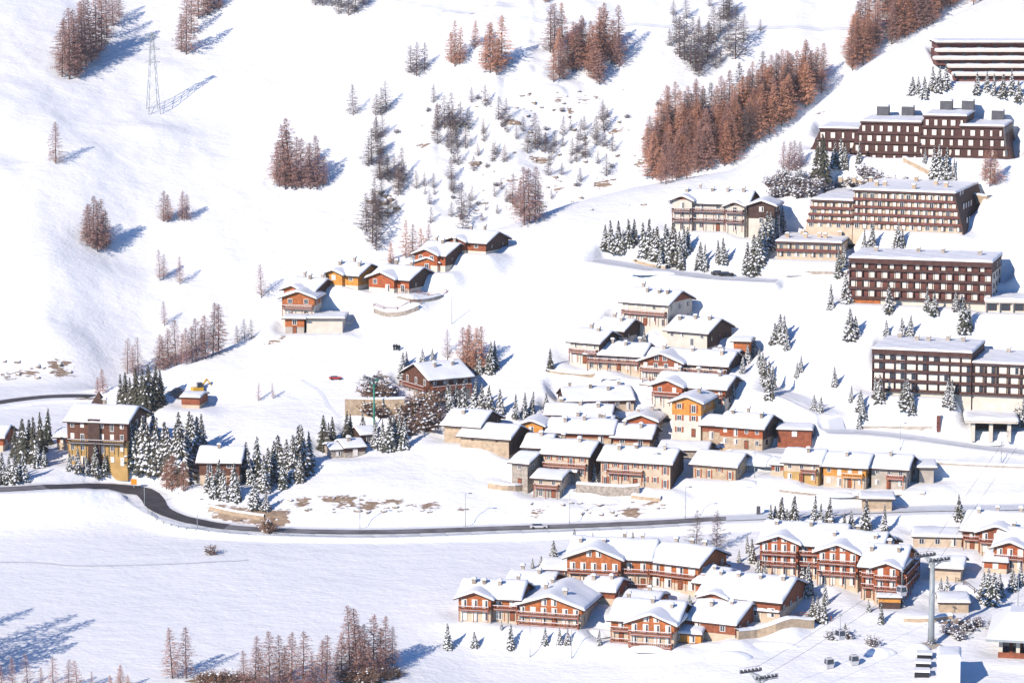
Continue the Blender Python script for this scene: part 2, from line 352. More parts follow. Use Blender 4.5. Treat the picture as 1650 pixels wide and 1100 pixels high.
# --- old village, dense lower rows
B('house', "barn of beige stone with four tiny windows, nearest the meadow", 742, 728, 820, 22, 12, -22, 'stone_barn', 'barn', VIL, low='beige', up='beige', split=.99, balc=[], chim=0, bay=4.2, win='slit', gab='dark', pitch=.36)
B('house', "beige stone barn with dark timber right gable, behind the first barn", 716, 712, 772, 24, 14, -22, 'stone_barn', 'barn', VIL, low='beige', up='dark', split=.95, balc=[], chim=1, bay=5, win='slit', gab='dark')
B('house', "village house with orange timber gable wedged behind the stone barns", 838, 706, 874, 17, 11, -16, group=VIL, roof='y', low='beige', up='yellow', split=.2, balc=[], chim=0, bay=4)
B('house', "village house with long snow roof and chimneys behind the front rows", 878, 682, 984, 9, 10, -8, group=VIL, low='cream', up='dark', split=.5, balc=[], chim=3, bay=4)
B('house', "long low village house with two snowy chimneys, middle of the dense rows", 884, 713, 984, 13, 12, -11, group=VIL, low='beige', up='wood', split=.5, balc=[], chim=3, bay=4, gab='dark')
B('house', "small village chalet with wooden gable left of the yellow-topped house", 1010, 696, 1056, 14, 11, -13, group=VIL, roof='y', low='beige', up='rust', split=.4, balc=[], chim=2, bay=3.4)
B('house', "village house with two chimneys directly behind the cream front terrace", 988, 721, 1046, 13, 11, -14, group=VIL, low='beige', up='wood', split=.5, balc=[], chim=2, bay=3.4, gab='dark')
B('house', "narrow grey stone house with terrace at the left of the front row", 825, 783, 850, 34, 11, -26, group=VIL, low='stone', up='stone', split=.99, balc=[], chim=0, gab='stone', bay=2.2, pitch=.25)
B('house', "snow-roofed stone house behind the narrow grey one", 845, 740, 882, 16, 11, -15, group=VIL, low='stone', up='stone', split=.99, balc=[], chim=1, bay=4)
B('house', "cream three-storey house with long red balcony in the front row", 875, 770, 947, 36, 12, -20, group=VIL, low='cream', up='white', split=.99, balc=[1], chim=2, bay=2.3, win='shut', gab='dark')
B('house', "small grey stone house standing lowest, before the front row", 861, 800, 902, 26, 9, -20, group=VIL, low='stone', up='cream', split=.4, balc=[1], chim=0, bay=2.2, gab='stone', pitch=.2)
B('house', "wide cream house with rust balcony and porch at the front row's right", 968, 781, 1078, 36, 12, -18, group=VIL, low='cream', up='cream', split=.99, balc=[1], chim=3, bay=2.3, win='shut', balf=(.1, .62), gab='dark')
B('house', "snow-covered low building without visible walls behind the front row", 1062, 737, 1138, 8, 10, -12, group=VIL, low='stone', up='stone', split=.5, balc=[], chim=0, bay=9, pitch=.2)
B('house', "long beige house with dark stone right gable at the village's edge", 1117, 769, 1183, 18, 11, -24, group=VIL, low='beige', up='beige', split=.99, balc=[], chim=0, bay=2.2, win='shut', gab='stone')
# --- three row houses
RG = "row houses right of the old village"
B('house', "leftmost row house, grey and yellow plaster, right of the old village", 1263, 775, 1318, 27, 11, -18, 'row_house', 'row house', RG, low='ochre', up='cream', split=.5, balc=[1], chim=1, bay=2.3, balf=(.5, .95))
B('house', "middle row house with orange upper timber and honey balcony", 1327, 783, 1392, 29, 11, -18, 'row_house', 'row house', RG, low='cream', up='yellow', split=.5, balc=[1], chim=1, bay=2.3, balf=(.45, .95), bm='yellow')
B('house', "right-hand row house in grey plaster with a red balcony", 1404, 786, 1458, 29, 11, -18, 'row_house', 'row house', RG, low='concrete', up='concrete', split=.99, balc=[1], chim=1, bay=2.3, balf=(.45, .95), bm='rust', gab='wood')
B('house', "flat-roofed grey garage joined to the last row house", 1481, 778, 1504, 20, 8, -4, 'garage', 'garage', None, low='concrete', up='concrete', split=.99, balc=[], chim=0, bay=9, pitch=.06)
B('house', "low cream wing at the left end of the row houses", 1243, 766, 1262, 12, 8, -13, 'wing', 'house', None, low='cream', up='wood', split=.5, balc=[], chim=0, bay=4, pitch=.2)
B('portal', "concrete double garage portal under a flat snow roof", 1565, 698, 1628, 18, 12, -6, 'garage_portal', 'garage', None)
B('house', "beige roadside shelter half hidden by snowy spruces", 1390, 826, 1436, 18, 6, -4, 'shelter', 'shelter', None, low='cream', up='beige', split=.3, balc=[], chim=0, bay=9, pitch=.08)
# --- chalet with the big roof, huts and the hotel on the left
B('house', "big dark brown chalet with balconied left gable above the barns", 692, 648, 758, 32, 14, 30, 'big_chalet', 'chalet', None, low='cream', up='umber', split=.45, balc=[1], chim=2, gab='wood', lgab=True, bay=2.3, pitch=.42, lbal=True)
B('house', "snow-roofed hut nearest the meadow under the lift tower", 556, 737, 588, 10, 8, 22, 'hut', 'hut', None, low='stone', up='dark', split=.5, balc=[], chim=1, bay=5, pitch=.3)
B('house', "snow-roofed hut beside the green tower foot", 582, 714, 606, 8, 8, 22, 'hut', 'hut', None, low='dark', up='dark', split=.5, balc=[], chim=0, bay=5, pitch=.3)
B('house', "tiny snow-roofed hut left of the spruces, half buried", 534, 738, 556, 8, 7, 20, 'hut', 'hut', None, low='stone', up='stone', split=.5, balc=[], chim=0, bay=5, pitch=.25)
B('house', "large brown hotel with ochre lower walls and corner turret", 110, 748, 208, 66, 15, -12, 'hotel', 'hotel', None, low='ochre', up='umber', split=.56, balc=[2], chim=1, bay=2.3, pitch=.34, turret=True, bm='dark')
B('house', "low wing left of the brown hotel", 92, 724, 112, 16, 9, -10, 'wing', 'house', None, low='cream', up='wood', split=.5, balc=[], chim=0, bay=4, pitch=.25)
B('house', "cream and brown lodge with a wide snow roof among spruces", 322, 782, 386, 34, 11, -4, 'lodge', 'lodge', None, low='cream', up='umber', split=.42, balc=[], chim=1, bay=3.4, pitch=.45)
B('house', "small plank hut with mono-pitch snow roof above the hotel", 293, 657, 322, 12, 7, -12, 'hut', 'hut', None, low='cream', up='wood', split=.3, balc=[], chim=0, bay=9, pitch=.15)
B('house', "snow-roofed cottage cut by the left edge behind the spruces", -40, 726, 6, 18, 10, -8, group=None, low='cream', up='rust', split=.4, balc=[], chim=0, bay=4)
# --- ridge hamlet
B('house', "lowest hamlet chalet with orange gable and white ground floor", 455, 514, 507, 30, 9, -10, group=HAM, roof='y', low='white', up='orange', split=.62, balc=[1], chim=0, bay=3.2, pitch=.36, margin=.5)
B('house', "orange hamlet chalet directly behind the lowest one", 462, 484, 508, 14, 12, -26, group=HAM, low='white', up='orange', split=.1, cross=[(.0, .62, 1.5, .1)], balc=[], chim=3, gab='dark', bay=3.4)
B('house', "bright orange chalet with dark right gables, middle of the hamlet", 528, 459, 578, 14, 12, -28, group=HAM, low='white', up='yellow', split=.1, cross=[(.0, .55, 1.2, .1)], balc=[], chim=3, gab='wood', bay=3.2)
B('house', "red chalet with white foot and dark right gable, right of hamlet centre", 599, 468, 660, 17, 13, -30, group=HAM, low='white', up='rust', split=.3, cross=[(.0, .68, 1.5, .1)], balc=[], chim=2, gab='dark', bay=3.2)
B('house', "upper hamlet chalet with red front and stone-posted dark gable", 673, 428, 718, 15, 13, -32, group=HAM, low='white', up='rust', split=.15, cross=[(.0, .8, 1.2, .1)], balc=[], chim=3, gab='dark', bay=3.2)
B('house', "small orange-gabled chalet below the upper hamlet chalet", 668, 437, 708, 9, 8, -14, group=HAM, roof='y', low='white', up='orange', split=.2, balc=[], chim=0, bay=3.4, pitch=.36)
B('house', "highest hamlet chalet on the ridge with near-black right gable", 722, 405, 783, 13, 12, -30, group=HAM, low='white', up='wood', split=.2, cross=[(.0, .5, 1.2, .1)], balc=[], chim=2, gab='dark', bay=3.2)
B('house', "orange garage with dark door at the foot of the hamlet", 460, 538, 490, 20, 6, -6, 'garage', 'garage', None, low='concrete', up='orange', split=.45, balc=[], chim=0, bay=3, pitch=.06)
B('house', "white flat-topped terrace building buried in snow beside the orange garage", 494, 536, 552, 18, 10, -2, 'terrace_building', 'annex', None, low='white', up='white', split=.99, balc=[], chim=0, bay=9, pitch=.04)
# --- lower chalets
def LC(*a, **k): B(*a, group=LOW, **k)
LC('house', "leftmost low chalet with orange upper floor over stone", 742, 996, 836, 31, 12, -12, low='cream', up='orange', split=.5, cross=[(0, .55, 2.0, .1)], balc=[1], chim=4, bay=2.0, win='tall')
LC('house', "broad-gabled low chalet, second from the left, glazed orange gable", 833, 1004, 936, 24, 17, -16, roof='y', low='cream', up='orange', split=.66, balc=[0, 1], chim=3, bay=2.0, win='tall', pitch=.32)
LC('house', "large upper low chalet with orange gable, behind the broad-gabled one", 917, 940, 1046, 40, 14, -13, low='cream', up='orange', split=.5, cross=[(0, .66, 2.5, .2)], balc=[0, 1], chim=4, bay=2.0, win='tall')
LC('house', "little orange-walled annex left of the large upper low chalet", 872, 934, 928, 12, 9, -14, low='cream', up='orange', split=.4, balc=[], chim=0, bay=3.4, pitch=.25)
LC('house', "corner chalet with orange walls on two sides and wrapped balconies", 1048, 944, 1122, 36, 14, -30, low='cream', up='orange', split=.25, balc=[1, 2], chim=3, bay=2.7, gab='wood', win='tall', rbal=True)
LC('house', "snow-smothered low chalet with dark garage mouth, middle right", 1128, 984, 1252, 22, 18, -24, low='cream', up='wood', split=.45, cross=[(.05, .35, 1.5, -.1)], balc=[1], chim=4, bay=3.2, win='tall', pitch=.34)
LC('house', "front chalet with red gable facing the valley road bend", 985, 1032, 1088, 30, 14, -16, low='cream', up='orange', split=.6, cross=[(.3, 1.0, 2.2, .1)], balc=[0, 1], chim=3, bay=2.0, win='tall', pitch=.38)
LC('house', "huge drooping snow roof over dark timber, right of front chalet", 1104, 1018, 1182, 14, 18, -26, low='cream', up='wood', split=.2, balc=[], chim=2, bay=4, pitch=.3, gab='wood')
LC('house', "low yellow-doored garage under snow beside the drooping roof", 1076, 1034, 1128, 9, 9, -14, low='wood', up='yellow', split=.1, balc=[], chim=0, bay=3, pitch=.12)
LC('house', "left gable house of the long three-gabled chalet", 1226, 922, 1288, 44, 16, -16, low='cream', up='rust', split=.36, cross=[(0, .97, 1.6, .3)], balc=[1, 2], chim=3, bay=2.0, win='tall', ext=1.0)
LC('house', "middle gable house of the long three-gabled chalet", 1318, 938, 1384, 46, 16, -18, low='cream', up='rust', split=.36, cross=[(0, .97, 1.6, .2)], balc=[1, 2], chim=3, bay=2.0, win='tall', ext=.4)
LC('house', "right gable house of the three-gabled chalet, cream and red", 1388, 962, 1448, 46, 16, -18, low='cream', up='rust', split=.36, cross=[(.35, .99, 1.6, .2)], balc=[1, 2], chim=3, bay=2.0, win='tall', rbal=True)
LC('house', "rear right chalet with timber gable under the largest snow roof", 1552, 884, 1640, 26, 15, -20, low='cream', up='wood', split=.5, cross=[(.3, .9, 2.0, .2)], balc=[1], chim=3, bay=2.0, win='tall')
LC('house', "right-edge chalet with rust balcony before the rear right chalet", 1604, 912, 1700, 28, 14, -20, low='cream', up='rust', split=.5, cross=[(0, .5, 2.0, .1)], balc=[1], chim=3, bay=2.0, win='tall')
LC('house', "small stone-walled cabin in front of the right-edge chalets", 1586, 922, 1620, 13, 9, -18, low='cream', up='rust', split=.4, balc=[], chim=0, bay=3, pitch=.3)
LC('house', "long low snow roof with slender posts behind the three-gabled chalet", 1472, 880, 1548, 10, 9, -6, low='cream', up='cream', split=.5, balc=[], chim=0, bay=3, pitch=.12)
B('house', "stone bunker half buried in snow right of the lift pylon", 1514, 986, 1560, 10, 9, -4, 'bunker', 'hut', None, low='beige', up='beige', split=.99, balc=[], chim=0, bay=9, pitch=.14)
B('house', "snow-capped arch entrance hut behind the lift pylon", 1502, 934, 1546, 16, 9, -14, 'hut', 'hut', None, low='cream', up='cream', split=.5, balc=[], chim=0, bay=9, pitch=.3)
B('house', "orange-fronted carport under snow left of the gondola cabin", 1416, 980, 1450, 12, 6, -6, 'carport', 'garage', None, low='dark', up='yellow', split=.55, balc=[], chim=0, bay=9, pitch=.05)
B('station', "glass-walled lift station with overhanging snow roof at the lower right", 1612, 1058, 1720, 30, 16, -12, 'lift_station', 'station', None)
LC('house', "rounded snow roof with hidden walls behind the two leftmost low chalets", 812, 962, 884, 12, 13, -16, low='cream', up='wood', split=.4, balc=[], chim=2, bay=4, pitch=.3)
LC('house', "small snow roof between broad-gabled chalet and large upper chalet", 936, 968, 990, 12, 11, -18, low='cream', up='wood', split=.4, balc=[], chim=2, bay=4, pitch=.3)
LC('house', "low connecting house between the corner chalet and the smothered one", 1122, 962, 1160, 20, 11, -24, low='cream', up='rust', split=.4, balc=[1], chim=1, bay=2.4, win='tall')
LC('house', "small white-walled porch house under the smothered chalet", 1212, 1000, 1252, 12, 8, -22, low='cream', up='cream', split=.5, balc=[], chim=0, bay=2.4, pitch=.3)
LC('house', "terrace roof with rust parapet between the front chalet and its neighbour", 1002, 985, 1056, 10, 10, -18, low='cream', up='rust', split=.3, balc=[], chim=1, bay=3, pitch=.22)
LC('house', "rear snow roof joining the left and middle gable houses", 1262, 892, 1326, 18, 14, -17, low='cream', up='wood', split=.4, balc=[], chim=2, bay=3, pitch=.3)
LC('house', "rear snow roof above the right gable house", 1352, 912, 1424, 18, 15, -18, low='cream', up='wood', split=.4, balc=[], chim=2, bay=3, pitch=.3)
B('house', "snow-roofed woodshed behind the red gable of the upper village", 1140, 590, 1180, 10, 10, -24, 'shed', 'shed', None, low='dark', up='dark', split=.5, balc=[], chim=1, bay=9, pitch=.25)
B('house', "narrow snow roof tucked behind the village's long low house", 905, 697, 985, 10, 9, -10, group=VIL, low='stone', up='wood', split=.5, balc=[], chim=2, bay=4, pitch=.28)
B('house', "little stone porch house at the foot of the cream three-storey house", 905, 778, 926, 14, 5, -18, 'porch_house', 'house', None, low='stone', up='stone', split=.99, balc=[], chim=0, bay=3, pitch=.12)
for b in BLD:
    c, s = math.cos(b['yaw']), math.sin(b['yaw']); m = b['k'].get('margin', 1.0)
    f = lambda x, y: (b['p'].x + c * x - s * y, b['p'].y + s * x + c * y)
    ml = .3
    q = b['k'].get('cutback', .42 * max(b['H'], 2.5))                 # the slope may climb this far up the walls behind the front
    pad([f(-ml, 2), f(b['L'] + m, 2), f(b['L'] + m, b['D'] + m), f(-ml, b['D'] + m)], b['p'].z + q, 4.0, True)
    tl = b['k'].get('tilt', 0)                                       # the ground falls this much along the front
    pad([f(-m, -m), f(b['L'] + m, -m), f(b['L'] + m, 2.5), f(-m, 2.5)], (lambda X, Y: b['p'].z - tl * np.clip(((X - b['p'].x) * c + (Y - b['p'].y) * s) / b['L'], 0, 1.1)) if tl else b['p'].z, b['k'].get('fall', 7.0))

# ---------------------------------------------------------------- roads and tracks cut into the slope
def path_pts(uv, step=2.0):
    P = [hit(u, v) for u, v in uv]; out = []
    for k in range(len(P) - 1):
        p0, p1, p2, p3 = P[max(k - 1, 0)], P[k], P[k + 1], P[min(k + 2, len(P) - 1)]
        n = max(2, int((p2 - p1).length / step))
        for i in range(n):
            t = i / n
            out.append(.5 * (2 * p1 + (p2 - p0) * t + (2 * p0 - 5 * p1 + 4 * p2 - p3) * t * t + (3 * p1 - p0 - 3 * p2 + p3) * t ** 3))
    return out + [P[-1]]
def cut(pts, w, fall=3.0):
    """Level the ground across a road; returns the smoothed centre line."""
    z = np.array([p.z for p in pts]); k = np.ones(21) / 21
    z = np.convolve(np.pad(z, 10, mode='edge'), k, 'valid')
    for p, q in zip(pts, z): p.z = q
    for i in range(0, len(pts) - 1):
        a, c = pts[i], pts[min(i + 3, len(pts) - 1)]
        d = (c - a).to_2d().normalized(); n = Vector((-d.y, d.x)) * (w / 2 + 1.3)
        if (c - a).length < .5: continue
        pad([tuple(a.to_2d() - n), tuple(c.to_2d() - n), tuple(c.to_2d() + n), tuple(a.to_2d() + n)], (a.z + c.z) / 2, fall)
    return pts
def ribbon(name, pts, w, mat, lift=.2, off=0.0, parent=None):
    m = MB(); V = []; F = []
    for i, p in enumerate(pts):
        d = (pts[min(i + 1, len(pts) - 1)] - pts[max(i - 1, 0)]).to_2d().normalized(); n = Vector((-d.y, d.x))
        for e in (-.5, -.17, .17, .5):
            q = p.to_2d() + n * (w * e + off); V.append((q.x, q.y, float(height(q.x, q.y)) + lift))
    for i in range(len(pts) - 1):
        for e in range(3): a = i * 4 + e; F.append([a, a + 1, a + 5, a + 4])
    m.poly(V, F, 0, True)
    o = m.build(name, mat, parent)
    if parent is None: o["kind"] = "structure"
    return o
ROAD = cut(path_pts([(-60, 792), (30, 785), (110, 783), (165, 772), (203, 766), (232, 778), (247, 800), (255, 820), (285, 838), (330, 847), (430, 855), (600, 858), (800, 853), (1000, 846), (1150, 839), (1230, 834), (1330, 827), (1480, 822), (1600, 819), (1720, 816)]), 6.5)
VALLEY_ROAD = cut(path_pts([(-120, 664), (-40, 656), (30, 645), (80, 639.5), (128, 637), (148, 637)]), 5.0)
nb = min(range(len(ROAD)), key=lambda i: abs(ROAD[i].x - hit(372, 850).x)); nx = min(range(len(ROAD)), key=lambda i: abs(ROAD[i].x - hit(1165, 839).x)); ROAD_CLEAR, ROAD_SNOWED = ROAD[:nx + 1], ROAD[nx:]
TRACKS = {
    'village_track': (cut(path_pts([(1235, 612), (1262, 618), (1290, 628), (1318, 645), (1338, 662), (1350, 682), (1362, 694)]), 4.5), 4.5),
    'snowy_road': (cut(path_pts([(962, 411), (1010, 425), (1060, 435), (1120, 445), (1180, 450), (1250, 452)]), 6.0), 6.0),
    'lower_street': (cut(path_pts([(1180, 727), (1250, 722), (1330, 726), (1420, 733), (1520, 742), (1640, 748), (1700, 750)]), 6.0), 6.0),
    'upper_lane': (cut(path_pts([(1330, 694), (1400, 694), (1480, 700), (1540, 712), (1600, 722), (1700, 735)]), 4.5), 4.5),
    'footpath': (path_pts([(424, 292), (430, 303), (455, 318), (500, 335), (550, 355), (590, 366)]), 1.3),
    'mountain_track': (path_pts([(640, 0), (680, 9), (740, 20), (820, 28), (930, 36), (1040, 40), (1200, 44), (1340, 46), (1400, 47)]), 1.8),
    'ski_trail': (path_pts([(0, 905), (60, 906), (120, 911), (220, 910), (320, 906), (400, 902)]), .8),
    'cart_track': (path_pts([(485, 612), (515, 630), (530, 655), (552, 678)]), 1.0),
}

# ---------------------------------------------------------------- the ground itself, one sheet out to the skyline
bare = np.zeros_like(GZ)
def bare_patch(u, v, rx, ry, a=1.0):
    p = hit(u, v); bare[:] = np.maximum(bare, a * np.exp(-((GX - p.x) / rx) ** 2 - ((GY - p.y) / ry) ** 2))
for a in ((488, 808, 4, 3, .9), (545, 805, 7, 3, .95), (560, 812, 7, 3, .9), (592, 812, 5, 4, .9), (630, 808, 6, 2, .75), (680, 815, 10, 3, .75), (740, 820, 8, 3, .6), (440, 835, 6, 4, 1), (410, 830, 9, 3, 1), (375, 822, 8, 3, .9), (350, 815, 6, 2, .8),
          (865, 822, 6, 3, .7), (1015, 825, 9, 3, .8), (1050, 812, 5, 3, .7), (980, 828, 9, 2, .6), (40, 600, 10, 4, .72), (100, 595, 8, 7, .74), (20, 605, 7, 4, .74),
          (290, 635, 6, 3, .9), (320, 632, 5, 3, .7), (140, 642, 6, 2, .9), (620, 605, 9, 3, .7), (445, 545, 6, 3, .7),
          (340, 1096, 9, 4, .9), (380, 1098, 10, 4, .9), (600, 1100, 12, 4, .8), (200, 1105, 8, 5, .8), (1545, 1000, 10, 3, .7), (1600, 990, 8, 2, .6), (1580, 1012, 8, 3, .6),
          (615, 330, 4, 6, 1), (625, 320, 4, 5, .9), (940, 160, 7, 5, .9), (900, 155, 5, 4, .8), (960, 155, 4, 4, .8), (920, 180, 5, 3, .7), (830, 195, 8, 4, .8), (990, 215, 10, 4, .7), (1080, 155, 9, 4, .8), (870, 260, 8, 4, .7), (900, 300, 6, 6, .7), (970, 295, 8, 5, .7),
          (680, 235, 6, 4, .8), (770, 265, 9, 4, .7), (820, 195, 6, 4, .7), (825, 290, 8, 5, .8), (1030, 262, 6, 4, .8), (700, 215, 4, 4, .7), (830, 320, 6, 6, .8), (950, 105, 6, 3, .6), (660, 430, 5, 3, .8), (1320, 182, 4, 4, .8), (1440, 255, 6, 2, .7)):
    bare_patch(*(a if a[1] > 345 else (a[0], a[1], a[2] * .7, a[3] * .8, .74)))
tm = bpy.data.meshes.new("snow_ground")
nr, nc = GZ.shape
tm.vertices.add(nr * nc); tm.vertices.foreach_set("co", np.stack([GX, GY, GZ], -1).astype(np.float32).ravel())
q = (np.arange(nr - 1)[:, None] * nc + np.arange(nc - 1)[None]).ravel()
fa = np.stack([q, q + 1, q + nc + 1, q + nc], -1).astype(np.int32)
tm.loops.add(fa.size); tm.loops.foreach_set("vertex_index", fa.ravel())
tm.polygons.add(len(fa)); tm.polygons.foreach_set("loop_start", np.arange(0, fa.size, 4, dtype=np.int32))
tm.polygons.foreach_set("use_smooth", np.ones(len(fa), bool))
tm.attributes.new("bare", 'FLOAT', 'POINT').data.foreach_set("value", bare.astype(np.float32).ravel())
tm.update(calc_edges=True); tm.validate()
tm.materials.append(M['ground'])
ground = link("snow_ground", tm); ground["kind"] = "structure"
na = min(range(len(ROAD)), key=lambda i: abs(ROAD[i].x - hit(75, 785).x)); ribbon("slushy_road", ROAD_CLEAR[:na + 1], 5.2, 'slush')
ribbon("road", ROAD_CLEAR[na:nb + 1], 5.6, 'asphalt')
ribbon("slushy_road", ROAD_CLEAR[nb:], 4.4, 'slush')
ribbon("snowed_road", ROAD_SNOWED, 5.6, 'packed')
ribbon("road", VALLEY_ROAD, 4.6, 'asphalt')
for nm, (pp, w) in TRACKS.items(): ribbon(nm, pp, w * .9, 'packed', .08)

# ---------------------------------------------------------------- building kit
def win_mesh(style):
    m = MB()                                          # slots: frame, pane, blind, shutter
    m.box(-.5, -.07, 0, -.40, .02, 1); m.box(.40, -.07, 0, .5, .02, 1); m.box(-.4, -.07, .92, .4, .02, 1); m.box(-.4, -.07, 0, .4, .02, .07)
    if style == 'blind': m.box(-.4, -.03, .07, .4, .02, .92, 2)
    elif style == 'half': m.box(-.4, -.03, .07, .05, .02, .92, 2); m.box(.05, -.025, .07, .4, .02, .92, 1)
    elif style == 'tall': m.box(-.04, -.05, .07, .04, .02, .92); m.box(-.4, -.03, .07, -.04, .02, .92, 2); m.box(.04, -.03, .07, .4, .02, .92, 1)
    else: m.box(-.4, -.03, .07, .4, .02, .92, 1); m.box(-.03, -.05, .07, .03, -.031, .92)
    if style == 'shut': m.box(-.86, -.09, 0, -.52, -.01, 1, 3); m.box(.52, -.09, 0, .86, -.01, 1, 3)
    return m
WIN = {s: win_mesh(s).mesh("window", ('frame', 'pane', 'blind', 'rust')) for s in ('plain', 'blind', 'half', 'tall', 'shut')}
WIN['slit'] = win_mesh('plain').mesh("window", ('wood', 'pane', 'blind', 'wood'))
WIN['dark'] = win_mesh('plain').mesh("window", ('dark', 'pane', 'blind', 'wood'))
WIN['panel'] = win_mesh('blind').mesh("window", ('dark', 'pane', 'maroon', 'wood'))
WIN['curtain'] = win_mesh('blind').mesh("window", ('dark', 'pane', 'blind', 'wood'))
WIN['halfdark'] = win_mesh('half').mesh("window", ('dark', 'pane', 'blind', 'wood'))
dm = MB(); dm.box(-.5, -.05, 0, .5, .03, 1, 0); dm.box(-.36, -.09, .08, .36, -.051, .9, 1); DOOR = dm.mesh("door", ('dark', 'wood'))
BR = random.Random(11)
class Bd:
    def __init__(s, b):
        s.b = b; s.root = thing(b['name'], b['label'], b['cat'], b['p'], b['yaw'], b['group']); s.w, s.roofs, s.snow, s.nw = {}, MB(), MB(), 0
    def wall(s, mat, name='wall'): return s.w.setdefault((mat, name), MB())
    def win(s, x, y, z, w, h, style, face='f'):
        s.nw += 1
        if s.nw > 100: return
        link('window', WIN[style], s.root, (x, y, z), {'f': 0, 'r': R(90), 'l': R(-90)}[face], (w, 1, h))
    def finish(s, roofmat='dark'):
        for (mat, nm), m in s.w.items(): m.build(nm, mat, s.root)
        r = s.roofs.build('roof', roofmat, s.root)
        s.snow.build('snow_cover', 'snow', r or s.root)
def snow_sheet(m, f, a0, a1, b0, b1, zr, t0, edge=.55, wob=.2):
    """A rounded snow layer over a roof: f maps (along, across, z) to building axes, zr(b) is the roof's height."""
    na, nb = max(4, int((a1 - a0) / 1.1)), max(4, 2 * int((b1 - b0) / 2.0))
    V = []; ph = [BR.uniform(0, 6) for _ in range(4)]
    da, db = min(edge, (a1 - a0) / 3) * .5, min(edge, (b1 - b0) / 3) * .5
    A = [a0, a0 + da] + list(np.linspace(a0 + 2 * da, a1 - 2 * da, na)) + [a1 - da, a1]
    Bq = [b0, b0 + db] + list(np.linspace(b0 + 2 * db, b1 - 2 * db, nb)) + [b1 - db, b1]
    for a in A:
        for b in Bq:
            d = min(a - a0, a1 - a, b - b0, b1 - b)
            t = t0 * (.30 + .70 * math.sqrt(max(0, 1 - (1 - min(d / edge, 1)) ** 2)))
            t *= 1 + .22 * math.sin(a * .7 + ph[0]) * math.sin(b * .8 + ph[1]) + .10 * math.sin(a * 1.9 + b * 1.3 + ph[2])
            aa, bb = a, b
            if b in (b0, b1): bb += (1 if b == b1 else -1) * wob * (.5 + .5 * math.sin(a * 1.1 + ph[3]) + .3 * math.sin(a * 2.7 + ph[2]))
            if a in (a0, a1): aa += (1 if a == a1 else -1) * wob * .6 * (.5 + .5 * math.sin(b * 1.3 + ph[1]))
            V.append(f(aa, bb, zr(b) + t))
    nA, nB = len(A), len(Bq); F = [[i * nB + j, i * nB + j + 1, (i + 1) * nB + j + 1, (i + 1) * nB + j] for i in range(nA - 1) for j in range(nB - 1)]
    rim = [(i, 0) for i in range(nA)] + [(nA - 1, j) for j in range(1, nB)] + [(i, nB - 1) for i in range(nA - 2, -1, -1)] + [(0, j) for j in range(nB - 2, 0, -1)]
    k0 = len(V)
    for i, j in rim: V.append(f(A[i], Bq[j], zr(Bq[j]) + .004))
    n = len(rim); F += [[rim[k][0] * nB + rim[k][1], rim[(k + 1) % n][0] * nB + rim[(k + 1) % n][1], k0 + (k + 1) % n, k0 + k] for k in range(n)]
    m.poly(V, F, 0, True)
def chimney(bd, x, y, z, t):
    m = MB(); w = BR.uniform(.32, .42); h = BR.uniform(.9, 1.25); m.box(x - w, y - w * .8, z - .6, x + w, y + w * .8, z + h)
    m.box(x - w - .15, y - w * .8 - .15, z + h, x + w + .15, y + w * .8 + .15, z + h + .15)
    c = m.build('chimney', BR.choice(['stone', 'rock', 'stone']), bd.root)
    q = MB(); snow_sheet(q, lambda a, b, zz: (a, b, zz), x - w - .2, x + w + .2, y - w - .1, y + w + .1, lambda b: z + h + .16, .45, .4, .05); q.build('snow_cap', 'snow', c)
def balcony(bd, x0, x1, y, z, dep, mat, face='f'):
    """A timber balcony along a front (face f: towards -y) or an end wall (r: towards +x, l: towards -x)."""
    T = {'f': lambda a, o: (a, y - o), 'r': lambda a, o: (y + o, a), 'l': lambda a, o: (y - o, a)}[face]
    def bx(m, a0, o0, z0, a1, o1, z1, mi=0):
        (p, q), (r, s) = T(a0, o0), T(a1, o1); m.box(min(p, r), min(q, s), z0, max(p, r), max(q, s), z1, mi)
    m = MB(); bx(m, x0, .01, z - .2, x1, dep, z); bx(m, x0 + .3, dep - .35, z + .004, x1 - .3, dep - .12, z + .14, 1)
    for i in range(int((x1 - x0) / 2.4) + 1):
        a = x0 + .1 + i * (x1 - x0 - .36) / max(1, int((x1 - x0) / 2.4)); bx(m, a, dep - .2, z - 2.55, a + .16, dep - .04, z - .19)
    o = m.build('balcony', (mat, 'snow'), bd.root); r = MB()
    bx(r, x0, dep - .09, z + .80, x1, dep, z + .90); bx(r, x0, dep - .08, z + .12, x1, dep - .01, z + .24); bx(r, x0 + .05, dep - .10, z + .904, x1 - .05, dep + .02, z + .99, 1)
    n = max(2, int((x1 - x0) / .42))
    for i in range(n):
        a = x0 + (x1 - x0) * (i + .5) / n; bx(r, a - .08, dep - .07, z + .24, a + .08, dep - .02, z + .80)
    for a in (x0, x1 - .1): bx(r, a, .02, z + .3, a + .1, dep - .1, z + .90)
    r.build('railing', (mat, 'snow'), o)
